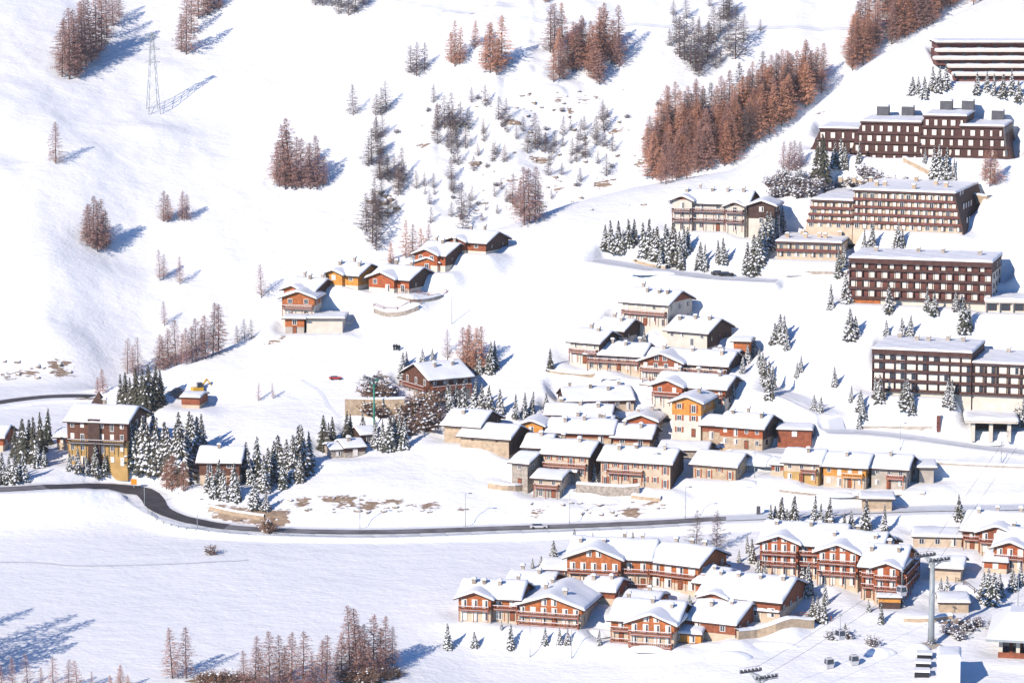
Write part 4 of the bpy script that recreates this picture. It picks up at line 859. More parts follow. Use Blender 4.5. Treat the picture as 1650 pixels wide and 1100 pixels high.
for t, s, lb in ((.14, -1, "grey gondola cabin hanging just left of the big pylon"), (.50, -1, "grey gondola cabin hanging before the arch wall")):
    q = sag(t) + off * s; cabin(q - Vector((0, 0, 5.2)), lb, 3.0, R(-62))
cabin(hit(1336, 1075), "grey gondola cabin parked on the snow near the bottom edge", 0, .3)
cabin(hit(1376, 1070), "pale gondola cabin parked right of the first one", 0, .3)

def snow_hump(label, u, v, rx, ry, h, name='snow_heap'):
    p = hit(u, v); m = MB(); V = []; n = 20
    for k in range(7):
        f = k / 6; r = math.cos(f * 1.5708)
        for i in range(n):
            a = 6.28318 * i / n; w = 1 + .12 * math.sin(3 * a + u) + .07 * math.sin(5 * a + v); V.append((rx * r * w * math.cos(a), ry * r * w * math.sin(a), h * math.sin(f * 1.5708) - .5))
    m.poly(V, [[k * n + i, k * n + (i + 1) % n, (k + 1) * n + (i + 1) % n, (k + 1) * n + i] for k in range(6) for i in range(n)], 0, True)
    o = m.build(name, 'snow'); o.location = p; tag(o, label, 'snow heap')
for a in (("ploughed snow heap beside the parked cabins", 1420, 1052, 3.5, 2.0, 1.8), ("ploughed snow heap at the foot of the lift pylon", 1478, 1048, 3, 2, 2.2), ("low snow heap left of the lift tower head", 1180, 1058, 5, 2.5, 1.8), ("snow heap on the village street", 1100, 712, 5, 2, 1.4), ("snow heap below the yellow-topped house", 1112, 712, 3, 1.6, 1.1), ("snow heap before the red-timbered house", 1200, 728, 4, 1.4, 1.0), ("snow heap left of the narrow grey house", 806, 780, 3, 1.6, 1.3),
    ("snow heap between the two barns and the front row", 845, 752, 3, 2, 1.2), ("snow heap below the grey terrace wall", 980, 806, 5, 1.8, 1.2), ("snow heap in the yard of the wide cream house", 1040, 788, 2.6, 1.4, 1.0), ("snow heap right of the long beige house", 1200, 778, 4, 1.8, 1.3), ("snow heap before the cream row house", 985, 606, 4, 1.5, 1.0),
    ("snow heap beside the chalet with the huge roof", 1000, 668, 6, 2.4, 1.4), ("snow heap in front of the middle row house", 1350, 796, 5, 1.6, 1.0), ("snow heap at the left foot of the three-gabled chalet", 1215, 940, 4, 2, 1.3), ("snow heap below the front chalet", 1050, 1044, 5, 1.8, 1.3), ("snow heap beside the yellow-doored garage", 1140, 1040, 4, 1.6, 1.2),
    ("snow heap between broad-gabled and front chalet", 962, 1020, 4, 2, 1.5), ("snow heap before the garage portal", 1595, 712, 5, 1.6, 1.2), ("snow heap at the corner of the stepped block", 1500, 292, 5, 2, 1.3), ("snow heap along the ridge road", 1050, 440, 6, 1.4, 1.0), ("snow heap by the small two-storey block", 1290, 440, 5, 1.6, 1.1), ("snow heap under the arch wall", 1240, 1040, 6, 2, 1.5), ("snow heap at the corner above the row houses", 1230, 745, 5, 3, 2.5)): snow_hump(*a)
p = hit(1528, 1108); o = thing('concrete_pier', "tall snow-topped concrete pier at the bottom edge", 'pier', p, R(-8)); m = MB(); m.box(-2.4, -3, -2, 2.4, 5, 7.2); m.build('body', 'packed', o); q = MB(); snow_sheet(q, lambda a, b, z: (a, b, z), -2.5, 2.5, -3.1, 5.1, lambda b: 7.205, .7, .7); q.build('snow_cap', 'snow', o)
for i, (u, v) in enumerate(((1489, 1064), (1487, 1078), (1485, 1092))):
    p = hit(u, v); o = thing('storage_bay', f"{('upper', 'middle', 'lowest')[i]} dark-mouthed storage bay left of the concrete pier", 'storage bay', p, R(-8), "storage bays"); m = MB(); m.box(-1.5, .3, -.5, 1.5, 2.4, 1.3); m.build('body', 'black', o); q = MB(); q.box(-1.7, -.2, 1.304, 1.7, 2.5, 1.75); q.build('snow_cap', 'snow', o)

def car(label, u, v, mat, yaw, name='parked_car', sc=1.0):
    p = hit(u, v); o = thing(name, label, 'car', p, yaw); b = MB(); e = lambda a, c, w: [(a, -w), (c, -w), (c, w), (a, w)]
    b.hexa(e(-2.1, 2.1, .86), .35, e(-2.05, 2.0, .84), .85); b.build('body', mat, o); g = MB(); g.hexa(e(-1.7, 1.1, .80), .854, e(-1.2, .5, .66), 1.38); g.build('windows', 'pane', o)
    s = MB(); s.hexa(e(-1.25, .55, .68), 1.384, e(-1.1, .4, .6), 1.62); s.build('snow_cap', 'snow', o)
    for x in (-1.35, 1.35):
        for y in (-.8, .8): w = MB(); w.tube((x, y - .1, .33), (x, y + .1, .33), .33, n=10); w.build('wheel', 'black', o)
    o.scale = (sc, sc, sc)
car("red car parked on the snow hump", 540, 611, 'red', R(10), sc=.75)
car("blue car parked on the street above the village front row", 1168, 722, 'blue', R(8))
car("dark car on the snowy ridge road", 1170, 445, 'black', R(5))
car("snow-covered car parked behind the cream front terrace", 1112, 709, 'silver', R(12))
car("silver car on the road at the lower centre", 868, 851, 'silver', R(3))
car("second dark car close behind the one on the ridge road", 1158, 443, 'copper', R(5))
p = hit(319, 634); o = thing('excavator', "yellow excavator working beside the plank hut", 'excavator', p, R(25)); m = MB(); m.box(-1.6, -1.2, 0, 1.6, -.7, .8); m.box(-1.6, .7, 0, 1.6, 1.2, .8); m.build('track', 'black', o); m = MB(); m.box(-1.6, -1.1, .804, 1.2, 1.1, 1.7); m.build('body', 'yell', o); m = MB(); m.box(-.3, -.9, 1.704, .9, .2, 3.0); m.build('cab', 'pane', o)
m = MB(); m.bar((1.0, .4, 1.6), (2.6, .4, 3.6), .4); m.bar((2.6, .4, 3.6), (4.0, .4, 1.6), .3); m.build('boom', 'yell', o); m = MB(); m.box(3.6, 0, .9, 4.4, .9, 1.6); m.build('bucket', 'copper', o)
p = hit(216, 786); o = thing('road_sign', "orange board beside the road bend below the hotel", 'sign', p, R(-10)); m = MB(); m.box(-.08, -.08, -.5, .08, .08, 1.2); m.build('post', 'steel', o); m = MB(); m.box(-.75, -.14, .9, .75, -.05, 2.3); m.build('panel', 'signor', o)
for u, v, lb in ((1222, 829, "dark cabinet by the road, right of the bare trees"), (1512, 692, "maroon column sign below the dark flat block")):
    p = hit(u, v); o = thing('roadside_box', lb, 'box', p); m = MB(); mt = 'copper' if u < 1300 else 'maroon'; h = 2.2 if u < 1300 else 3.6; m.box(-.45, -.4, -.5, .45, .4, h); m.build('body', mt, o); m = MB(); m.box(-.5, -.45, h + .004, .5, .45, h + .3); m.build('snow_cap', 'snow', o)
for u, v, lb in ((635, 564, "leftmost of three tiny figures on the white slope"), (639, 564, "middle one of three tiny figures on the white slope"), (643, 565, "rightmost of three tiny figures on the white slope")):
    p = hit(u, v); m = MB(); m.tube((-.12, 0, 0), (-.1, 0, .85), .10, .13, 6); m.tube((.12, 0, 0), (.1, 0, .85), .10, .13, 6); m.tube((0, 0, .8), (0, 0, 1.45), .22, .25, 8); m.tube((0, 0, 1.4), (0, 0, 1.56), .08, .08, 6); m.tube((0, 0, 1.52), (0, 0, 1.76), .11, .09, 8); m.tube((-.3, 0, .8), (-.25, 0, 1.4), .07, .08, 6); m.tube((.3, 0, .8), (.25, 0, 1.4), .07, .08, 6)
    o = m.build('person', 'black'); o.location = p; tag(o, lb, 'person', "figures on the slope")

# ---------------------------------------------------------------- rocks breaking through the snow
def rock_mesh(seed):
    rs = random.Random(seed); bm = bmesh.new(); bmesh.ops.create_icosphere(bm, subdivisions=2, radius=1.0)
    ph = [rs.uniform(0, 6) for _ in range(6)]
    for v in bm.verts:
        c = v.co; k = 1 + .3 * math.sin(2.3 * c.x + ph[0]) * math.sin(2.9 * c.y + ph[1]) + .22 * math.sin(5 * c.z + 3 * c.x + ph[2]) + rs.uniform(-.12, .12); v.co = Vector((c.x * 1.3 * k, c.y * .9 * k, c.z * .75 * k))
    for f in bm.faces: f.smooth = False; f.material_index = 1 if f.normal.z > .62 else 0
    me = bpy.data.meshes.new("rock"); bm.to_mesh(me); bm.free(); me.materials.append(M['rock']); me.materials.append(M['snow']); return me
RK = [rock_mesh(i) for i in range(6)]
rr = random.Random(8)
def rocks(label, group, u0, u1, v0, v1, n, r0, r1):
    for _ in range(n):
        u, v = rr.uniform(u0, u1), rr.uniform(v0, v1); p = hit(u, v); r = rr.uniform(r0, r1)
        tag(link('rock', rr.choice(RK), None, p, rr.uniform(0, 6), (r, r, r)), label, 'rock', group)
rocks("dark rock breaking through the snow of the crags", "rocks of the crags on the far slope", 680, 1010, 140, 215, 40, .25, .8)
rocks("dark rock on the snowy slope above the ridge road", "rocks above the ridge road", 760, 1040, 215, 340, 40, .25, .8)
rocks("pale boulder in the gully behind the hamlet", "boulders in the gully behind the hamlet", 596, 640, 308, 345, 12, .6, 1.5)
rocks("rock at the foot of the far slope above the valley road", "rocks above the valley road", 5, 115, 580, 612, 9, .4, .9)
rocks("tan stone on the bank above the road", "stones on the bank above the road", 430, 700, 800, 826, 20, .3, .8)
rocks("tan stone on the bank below the village", "stones on the bank below the village", 850, 1090, 808, 832, 18, .3, .8)
fence("wooden railing along the village terrace", [(930, 786), (970, 789), (1010, 791), (1030, 789)], 1.1, 2.2)
fence("wooden rail fence below the broad red-gabled chalet", [(1035, 616), (1065, 620), (1098, 622)], 1.1, 2.2)
fence("wooden railing above the arch wall", [(1255, 1000), (1285, 994), (1312, 994), (1340, 1000)], 1.1, 2.2)
# ---------------------------------------------------------------- trees
def larch_mesh(seed, n=80, tw=12, spread=.17, w=.10, z0=.07, thick=1.0):
    """A bare larch 18 m tall: (trunk, crown) as mesh builders."""
    rs = random.Random(seed); h = 18.0; T, Cn = MB(), MB()
    pts = [Vector((rs.uniform(-.15, .15) * z, rs.uniform(-.15, .15) * z, h * z)) for z in (0, .3, .65, 1)]
    pts[0].z = -1.0
    rr = [.24, .19, .11, .03]
    for i in range(3): T.tube(pts[i], pts[i + 1], rr[i] * thick, rr[i + 1] * thick, 6)
    for i in range(n):
        zf = z0 + (1 - z0) * (i + rs.random()) / n
        if zf > .985: continue
        env = spread * h * (1 - zf) ** .68 * (1 + .28 * math.sin(5.1 * zf + seed) * math.sin(i * 2.39996 + seed)) * (.35 + .65 * min(1, (zf - z0 + .06) / .2)) + .25
        l = env * rs.uniform(.55, 1.1); az = i * 2.39996 + rs.uniform(-.5, .5)
        d = Vector((math.cos(az), math.sin(az), rs.uniform(-.28, .12))); t = Vector((-d.y, d.x, 0)).normalized()
        b0 = Vector((0, 0, h * zf)); tip = b0 + d * l + Vector((0, 0, .10 * l))
        up = Vector((0, 0, .5))
        for a in (t, up): Cn.poly([b0 - a * w, b0 + a * w, tip], [[0, 1, 2]])
        for k in range(int(tw * (.6 + l / 3))):
            f = rs.uniform(.2, 1.0); o = b0 + (tip - b0) * f
            e = (t * rs.uniform(-1, 1) + d * rs.uniform(0, .7) + Vector((0, 0, rs.uniform(-.75, .45)))).normalized() * rs.uniform(.45, 1.35) * (.5 + .5 * (1 - zf))
            s = e.cross(Vector((rs.random(), rs.random(), 1))).normalized() * w * rs.uniform(.5, .9)
            Cn.poly([o - s, o + s, o + e], [[0, 1, 2]])
    return T, Cn
def spruce_mesh(seed, levels=20, R0=.21, snowp=.72, jit=.27):
    """A spruce 14 m tall: (trunk, crown, snow) as mesh builders."""
    rs = random.Random(seed); h = 14.0; T, Cn, Sn = MB(), MB(), MB()
    T.tube((0, 0, -1), (0, 0, h * .96), .24, .04, 6)
    for i in range(levels):
        zf = .05 + .93 * i / levels; r = R0 * h * (1 - zf) ** .85 + .15; nb = max(5, int(13 * (1 - zf) + 4))
        a0 = rs.random() * 6.28
        for k in range(nb):
            az = a0 + 6.28318 * (k + rs.uniform(-.3, .3)) / nb; l = r * rs.uniform(1 - 2.2 * jit, 1 + jit)
            z = h * zf + rs.uniform(-.25, .25); d = Vector((math.cos(az), math.sin(az), 0)); t = Vector((-d.y, d.x, 0))
            P = lambda f, s, dz: d * (l * f) + t * (s * l * .22) + Vector((0, 0, z - .42 * l * f ** 1.5 + dz - abs(s) * .16 * l))
            V = [P(.05, -.3, 0), P(.05, .3, 0), P(.55, -1, 0), P(.55, 0, .12), P(.55, 1, 0), P(.8, -.8, -.08), P(.8, .8, -.08), P(1.05, 0, -.10)]
            Cn.poly(V, [[0, 1, 3], [0, 3, 2], [1, 4, 3], [2, 3, 5], [3, 4, 6], [3, 7, 5], [3, 6, 7]])
            for q in range(3):                        # hanging sprays give a ragged lower edge
                f = rs.uniform(.4, 1); s = rs.uniform(-.8, .8); o = P(f, s, 0)
                Cn.poly([o - t * .14, o + t * .14, o + d * rs.uniform(-.1, .3) + Vector((0, 0, -rs.uniform(.3, .75)))], [[0, 1, 2]])
            if rs.random() < snowp:
                g = rs.uniform(.08, .2); f0, f1 = rs.uniform(.15, .45), rs.uniform(.7, 1.02); m = (f0 + f1) / 2; sw = rs.uniform(.5, .95)
                W = [P(f0, -.5 * sw, g), P(f0, .5 * sw, g), P(m, -sw, g * .7), P(m, 0, g + .2), P(m, sw, g * .7), P(f1, -.5 * sw, g * .4), P(f1, .5 * sw, g * .4), P(f1 + .04, 0, 0)]
                Sn.poly(W, [[0, 1, 3], [0, 3, 2], [1, 4, 3], [2, 3, 5], [3, 4, 6], [3, 7, 5], [3, 6, 7]], 0, True)
    return T, Cn, Sn
def bush_mesh(seed, n=110, snow=.3):
    """A bare shrub 3 m tall with snow lodged in it."""
    rs = random.Random(seed); Cn = MB()
    for i in range(n):
        az, el = rs.random() * 6.28, rs.uniform(.35, 1.45); l = rs.uniform(1.2, 3.0) * (.55 + .45 * math.sin(el))
        d = Vector((math.cos(az) * math.cos(el), math.sin(az) * math.cos(el), math.sin(el))); t = d.orthogonal().normalized(); o = Vector((rs.uniform(-.4, .4), rs.uniform(-.4, .4), -.1))
        Cn.poly([o - t * .06, o + t * .06, o + d * l], [[0, 1, 2]])
        for k in range(5):
            q = o + d * l * rs.uniform(.35, 1); e = Vector((rs.uniform(-1, 1), rs.uniform(-1, 1), rs.uniform(-.3, 1))).normalized() * rs.uniform(.3, .8); s = e.orthogonal().normalized() * .06
            Cn.poly([q - s, q + s, q + e], [[0, 1, 2]])
        if rs.random() < snow:
            q = o + d * l * rs.uniform(.5, .95); r = rs.uniform(.15, .35)
            Cn.poly([q + Vector((r, 0, 0)), q + Vector((0, r, 0)), q + Vector((-r, 0, 0)), q + Vector((0, -r, 0)), q + Vector((0, 0, r * .7))], [[0, 1, 4], [1, 2, 4], [2, 3, 4], [3, 0, 4], [3, 2, 1, 0]], 1, True)
    return Cn
def both(*mbs):                                       # several builders as one mesh, one material slot each
    m = MB()
    for i, b in enumerate(mbs):
        o = len(m.v); m.v += b.v; m.f += [[j + o for j in f] for f in b.f]; m.m += [i] * len(b.f); m.sm += b.sm
    return m
KIND = {}
def add_kind(k, base, name, variants, mats, parts):
    V = []
    for mbs in variants:
        V.append(([b.mesh(f"{name}_{pn}", mt) for b, pn, mt in zip(mbs, parts, mats)], both(*mbs).mesh(name, mats)))
    KIND[k] = (base, name, parts, V)
TP = ('trunk', 'crown'); SP = ('trunk', 'crown', 'snow_load')
add_kind('larch', 18, 'larch', [larch_mesh(i, 130, 20, .30, .075) for i in range(6)], ('bark', 'larch'), TP)
add_kind('rust', 18, 'larch', [larch_mesh(20 + i, 130, 21, .31, .085) for i in range(7)], ('bark', 'rustl'), TP)
add_kind('thin', 18, 'larch', [larch_mesh(40 + i, 95, 17, .27, .07, .10) for i in range(5)], ('bark', 'larch'), TP)
add_kind('grey', 18, 'bare_tree', [larch_mesh(60 + i, 100, 17, .37, .095, .05) for i in range(6)], ('bark', 'grey'), TP)
add_kind('spruce', 14, 'spruce', [spruce_mesh(i, 30, .18 + .02 * (i % 3), .62 + .08 * (i % 4)) for i in range(7)], ('bark', 'needle', 'snow'), SP)
add_kind('white', 14, 'spruce', [spruce_mesh(10 + i, 28, .24, .90) for i in range(4)], ('bark', 'needle', 'snow'), SP)
add_kind('dark', 14, 'spruce', [spruce_mesh(30 + i, 28, .19, .16) for i in range(3)], ('bark', 'needle', 'snow'), SP)
BUSH = [bush_mesh(i).mesh("shrub", ('bushm', 'snow')) for i in range(3)]
BUSHW = [bush_mesh(9 + i, 70, .75).mesh("shrub", ('grey', 'snow')) for i in range(3)]
BUSHO = [bush_mesh(19 + i, 130, .12).mesh("shrub", ('bushm', 'snow')) for i in range(2)]
TR = random.Random(5)
def tree(kind, u, v, hpx, label, group=None, fine=True):
    base, name, parts, V = KIND[kind]
    p = hit(u, v); h = hpx / ppm(p) / math.cos(PITCH); s = h / base; me, one = TR.choice(V)
    sx = s * (TR.uniform(.8, 1.3) if name == 'spruce' else TR.uniform(.9, 1.15)); tilt = (TR.gauss(0, .03), TR.gauss(0, .03))
    if not fine or hpx < 44:
        o = link(name, one, None, p, 0, (sx, sx, s)); o.rotation_euler = (*tilt, TR.uniform(0, 6.28)); return tag(o, label, name.replace('_', ' '), group)
    o = thing(name, label, name.replace('_', ' '), p, 0, group); o.scale = (sx, sx, s); o.rotation_euler = (*tilt, TR.uniform(0, 6.28))
    for m, pn in zip(me, parts): link(pn, m, o)
    return o
ORD = "first second third fourth fifth sixth seventh eighth ninth tenth eleventh twelfth thirteenth fourteenth fifteenth sixteenth seventeenth eighteenth nineteenth twentieth".split()
def stand(kind, look, where, pts, group=None):
    """A few trees one can tell apart: labels count from the left within their own place."""
    pts = sorted(pts); n = len(pts); big = max(range(n), key=lambda i: pts[i][2])
    for i, (u, v, h) in enumerate(pts):
        if n == 1: lb = f"{look} standing alone {where}"
        elif n == 2: lb = f"{'left' if i == 0 else 'right'} one of two: {look} {where}"
        else: lb = f"{ORD[i]} {look} from the left {where}"
        tree(kind, u, v, h, lb, group or f"trees {where}")
def inside(poly, x, y):
    c = False
    for i in range(len(poly)):
        (ax, ay), (bx, by) = poly[i], poly[i - 1]
        if (ay > y) != (by > y) and x < (bx - ax) * (y - ay) / (by - ay) + ax: c = not c
    return c
def wood(kind, poly, n, h0, h1, label, group, mind=3.2, single=999, mass='larch_wood'):
    xs = [p[0] for p in poly]; ys = [p[1] for p in poly]; got = []; tries = 0
    while len(got) < n and tries < 20000:
        tries += 1; u, v = TR.uniform(min(xs), max(xs)), TR.uniform(min(ys), max(ys))
        if inside(poly, u, v) and all((u - a) ** 2 + ((v - b) * 1.6) ** 2 > mind ** 2 for a, b in got):
            got.append((u, v))
    got.sort(key=lambda q: -q[1]); bm = bmesh.new(); slot = []
    for i, (u, v) in enumerate(got):
        k = kind if isinstance(kind, str) else TR.choice(kind)
        if i < single: tree(k, u, v, TR.uniform(h0, h1), label, group, fine=False); continue
        base, name, parts, V = KIND[k]; p = hit(u, v); s = TR.uniform(h0, h1) / ppm(p) / math.cos(PITCH) / base; me = TR.choice(V)[1]; n0 = len(bm.verts); f0 = len(bm.faces)
        bm.from_mesh(me); bm.faces.ensure_lookup_table(); tint = TR.choice([1, 1, 1, 2, 2, 3])
        for f in bm.faces[f0:]: f.material_index = f.material_index and tint; bm.verts.ensure_lookup_table()
        bmesh.ops.transform(bm, matrix=Matrix.Translation(p) @ Matrix.Rotation(TR.uniform(0, 6.28), 4, 'Z') @ Matrix.Diagonal((s, s, s, 1)), verts=bm.verts[n0:])
    if len(bm.verts):                                 # the rest of a wood nobody could count
        me = bpy.data.meshes.new(mass); bm.to_mesh(me)
        for mt in ('bark', 'rustl', 'larch', 'grey'): me.materials.append(M[mt])
        o = link(mass, me); o["kind"] = "stuff"; tag(o, "the crowded inner trees of " + group.split(" of ", 1)[1], "wood")
    bm.free()
def shrubs(meshes, label, group, pts, what='shrub'):
    pts = sorted(pts); n = len(pts)
    for i, (u, v, h) in enumerate(pts):
        p = hit(u, v); s = h / ppm(p) / 2.7
        lb = f"{label[0]} {label[1]}" if n == 1 else f"{ORD[i] if n > 2 else ('left', 'right')[i]} {label[0]} from the left {label[1]}" if n > 2 else f"{('left', 'right')[i]} one of two: {label[0]} {label[1]}"
        tag(link(what, TR.choice(meshes), None, p, TR.uniform(0, 6.28), (s * TR.uniform(.9, 1.3), s * TR.uniform(.9, 1.3), s)), lb, what, group)
if 1:
    # ---- the mountainside across the gully
    W = lambda *a: None
    far_g = "bare larches on the far mountainside"
    stand('larch', "red-brown bare larch", "in the dense strip at the top left", [(100,124,95),(112,128,115),(121,121,105),(130,113,100),(139,106,105),(148,100,100),(155,91,100),(164,80,95),(172,62,80),(182,42,60),(192,30,50),(105,108,75),(117,98,70),(126,126,60),(135,92,90)], far_g)
    stand('larch', "rusty bare larch", "at the top edge, right of the pylon", [(300,88,95),(292,84,60),(320,30,70),(335,25,60),(345,15,50),(308,55,70),(352,16,50),(328,12,60)], far_g)
    stand('larch', "red-brown bare larch", "on the open upper left slope", [(90,264,68)], far_g)
    stand('larch', "red-brown bare larch", "in the clump under the snow hollow", [(150,400,85),(162,402,82),(172,397,58),(140,392,60),(157,405,80),(168,402,55),(146,388,60)], far_g)
    stand('larch', "pale brown larch", "in the pair of tufts above the left meadow", [(263,357,50),(271,358,45),(293,355,48),(301,355,42)], far_g)
    stand('thin', "slight grey-brown larch", "low on the slope below the two tufts", [(258,452,50),(264,449,40),(290,458,45)], far_g)
    stand('thin', "slight brown larch", "just above the ridge larches", [(265,525,40)], far_g)
    stand('larch', "red-brown bare larch", "in the broad clump by the curving footpath", [(460,305,105),(470,304,95),(485,303,80),(500,305,75),(511,304,70),(445,290,62),(450,301,72),(477,306,85),(521,300,50),(494,300,62),(466,300,110),(507,298,80)], far_g)
    stand('grey', "dark broken tree", "on the bare shoulder at the top centre", [(569,186,50)], far_g)
    stand('grey', "grey leafless tree", "beside the broken tree", [(605,187,36),(613,186,46),(622,180,50)], far_g)
    stand('grey', "grey leafless tree", "in the loose tuft left of the rust pair", [(662,118,45),(671,123,55),(684,114,45)], far_g)
    stand('rust', "rust bare larch", "in the row at the upper centre", [(733,108,75),(727,102,50),(740,104,60),(765,78,45),(790,118,80),(808,110,85),(783,112,55),(800,121,60),(795,105,70)], far_g)
    wood(('larch','rust','larch'), [(885,138),(878,80),(905,70),(960,85),(1005,92),(1000,108),(965,138),(930,120),(900,140)], 30, 50, 85, "red-brown bare larch in the wide wood at the top centre", "larches of the wood at the top centre")
    stand('grey', "dark grey tree", "in the grey wood below the mountain track", [(1095,92,65),(1103,98,70),(1112,104,75),(1121,116,62),(1131,108,60),(1140,96,60),(1150,70,60),(1126,124,50),(1090,70,45)], far_g)
    stand('grey', "tall dark grey tree", "right of the grey wood", [(1185,95,85),(1165,32,50),(1175,28,40),(1198,68,45)], far_g)
    stand('grey', "dark grey tree", "at the top edge above the open piste", [(508,9,40),(520,10,40),(535,11,40),(550,13,40),(562,26,50),(572,20,50),(586,9,40),(546,24,38)], far_g)
    stand('grey', "dark tree", "on the rocky knoll in mid slope", [(706,206,40),(716,208,55),(730,211,62),(741,206,42),(750,240,38)], far_g)
    stand('grey', "grey tree", "in the scattered trees left of the knoll", [(593,268,45),(599,266,60),(605,228,38),(612,290,52),(625,293,45),(646,293,56),(636,287,36),(609,250,38)], far_g)
    stand('grey', "small grey tree", "between the crags in the centre slope", [(727,289,36),(863,240,58),(958,226,40),(973,211,42)], far_g)
    stand('larch', "leaning brown larch", "behind the ridge road end", [(845,363,95),(853,360,88),(862,356,88),(870,350,60),(838,350,60),(826,330,50)], far_g)
    stand('grey', "dark tree", "in the gully behind the ridge hamlet", [(600,392,88),(590,372,62),(606,404,62),(611,366,50)], far_g)
    stand('rust', "pale pink larch", "close behind the ridge hamlet", [(654,416,62),(664,411,50),(681,413,46),(691,400,40),(630,425,36)], far_g)
    stand('grey', "thin larch", "above the last ridge chalets", [(744,354,60),(746,377,52)], far_g)
    wood(('rust','rust','larch','larch'), [(1040,270),(1048,292),(1075,298),(1110,288),(1180,264),(1222,234),(1262,203),(1312,168),(1334,138),(1340,112),(1300,135),(1240,150),(1180,178),(1130,188),(1080,205),(1050,232)], 175, 52, 76, "rust bare larch of the dense wood behind the ridge", "larches of the dense wood behind the ridge", 4.6, 45)
    wood(('rust','rust','larch'), [(1364,112),(1376,117),(1420,84),(1500,40),(1575,6),(1610,-12),(1560,-25),(1470,-10),(1420,20),(1385,55)], 70, 58, 80, "rust bare larch of the wood along the upper right ridge", "larches of the wood along the upper right ridge", 4.6, 22)
    wood(('rust','larch'), [(800,2),(900,6),(925,0),(925,-12),(800,-12)], 12, 30, 45, "rust larch cut by the top edge of the picture", "larches at the top edge above the wide wood")
    # ---- ridge on the left
    rg = "brown larches along the left ridge"
    stand('larch', "brown bare larch", "in the row along the left ridge", [(256,598,60),(263,596,55),(271,593,65),(284,589,75),(292,587,50),(301,587,60),(310,584,58),(316,582,70),(325,579,55),(331,577,70),(343,572,85),(352,569,80)], rg)
    stand('thin', "thin brown larch", "at the ridge's left end", [(205,602,58),(215,606,50),(223,604,62)], rg)
    stand('grey', "stooping brown tree", "on the ridge just left of the hamlet", [(383,552,28),(394,549,36),(405,546,32)], rg)
    stand('thin', "small bare larch", "left of the lowest hamlet chalet", [(421,480,55)], rg)
    stand('larch', "brown larch", "where the valley road ends", [(158,637,30),(166,634,40)], rg)
    # ---- round the hotel
    hg = "conifers around the brown hotel"
    stand('dark', "dark spruce", "in the clump above the hotel roof", [(195,660,60),(203,664,68),(212,667,62),(220,665,75),(229,666,76),(236,667,60),(242,660,76),(251,655,68),(258,650,55)], hg)
    stand('dark', "dark spruce", "in the clump left of the hotel", [(24,735,52),(32,742,68),(41,745,75),(49,742,70),(57,745,78),(68,727,66),(76,715,60)], hg)
    stand('spruce', "snowy spruce", "by the road at the left edge", [(4,776,50),(14,778,45),(24,779,50),(38,772,45),(60,752,40),(72,752,35)], hg)
    stand('spruce', "tall snowy spruce", "in the grove right of the hotel", [(213,750,85),(222,752,78),(232,756,88),(241,758,80),(251,759,90),(262,761,85),(273,764,80),(284,769,90),(294,774,90),(301,742,84),(310,745,80),(318,742,74),(326,724,60),(248,730,70),(303,768,80),(290,740,80)], hg)
    stand('rust', "rusty larch", "at the foot of the grove by the road bend", [(268,788,50),(277,792,62),(296,792,50)], hg)
    stand('spruce', "small snowy spruce", "in front of the hotel", [(112,757,32),(126,759,40),(140,762,34),(154,764,52),(168,765,36),(158,768,30)], hg)
    cg = "snowy spruces round the half-timbered lodge"
    stand('spruce', "snowy spruce", "right of the cream and brown lodge", [(396,771,62),(404,780,60),(415,776,76),(425,790,60),(432,778,60),(441,770,62),(450,766,70),(461,771,66),(472,771,74),(481,757,76),(490,761,80),(500,752,60),(456,785,50),(484,775,50)], cg)
    stand('spruce', "snowy spruce", "in front of the lodge, above the stone bank", [(344,801,50),(352,797,60),(362,803,50),(375,802,60),(383,806,45),(410,818,56),(428,822,36),(335,790,40)], cg)
    stand('dark', "dark spruce", "above the row of small huts", [(522,724,58),(530,728,50),(536,721,52),(557,711,52),(565,706,42)], cg)
    stand('spruce', "snowy spruce", "beside the small huts under the lift tower", [(606,720,46),(616,722,50),(627,723,55),(637,717,50),(650,722,52),(642,702,40),(585,702,40)], cg)
    shrubs(BUSH, ("brown snow-dusted shrub", "between the tall wall and the barns"), "shrubs below the big chalet", [(648,668,26),(658,682,30),(668,664,32),(676,690,30),(684,676,30),(690,694,30),(698,668,30),(704,682,28),(640,690,26),(663,700,26),(682,655,28),(700,652,26)])
    shrubs(BUSH, ("brown bare shrub", "by the stone wall of the big chalet"), "shrubs by the stone wall", [(606,640,40),(618,645,30),(594,668,30),(628,640,26),(615,672,26)])
    stand('spruce', "snowy spruce", "in the row behind the stone barns", [(726,662,42),(736,661,46),(747,666,54),(763,666,58),(776,669,52),(787,664,45),(806,669,45),(830,673,40),(845,676,46),(856,669,40),(880,666,35),(722,650,38)], "spruces behind the stone barns")
    stand('rust', "rust bare larch", "behind the big brown chalet", [(747,596,70),(757,598,76),(766,597,70),(776,593,68),(752,590,60)], "trees behind the big brown chalet")
    stand('thin', "thin grey larch", "left of the rust clump above the big chalet", [(721,581,52)], "trees behind the big brown chalet")
    stand('spruce', "snowy spruce", "at the right of the rust clump", [(772,601,36),(789,599,52),(797,593,46)], "trees behind the big brown chalet")
    stand('white', "little snowy spruce", "behind the ridge of the big chalet", [(655,590,26),(681,586,26),(697,582,22),(648,605,40)], "trees behind the big brown chalet")
    stand('thin', "young larch", "on the snow hump left of the red car", [(416,646,30),(440,642,26)], "larches on the snow hump")
    stand('dark', "small dark spruce", "on the meadow left of the old village", [(887,596,36)], "spruces of the old village")
    stand('white', "snowy spruce", "between the upper village houses", [(1038,560,30),(1000,548,22)], "spruces of the old village")
    # ---- right slope
    ug = "snowy spruces under the cream hotel"
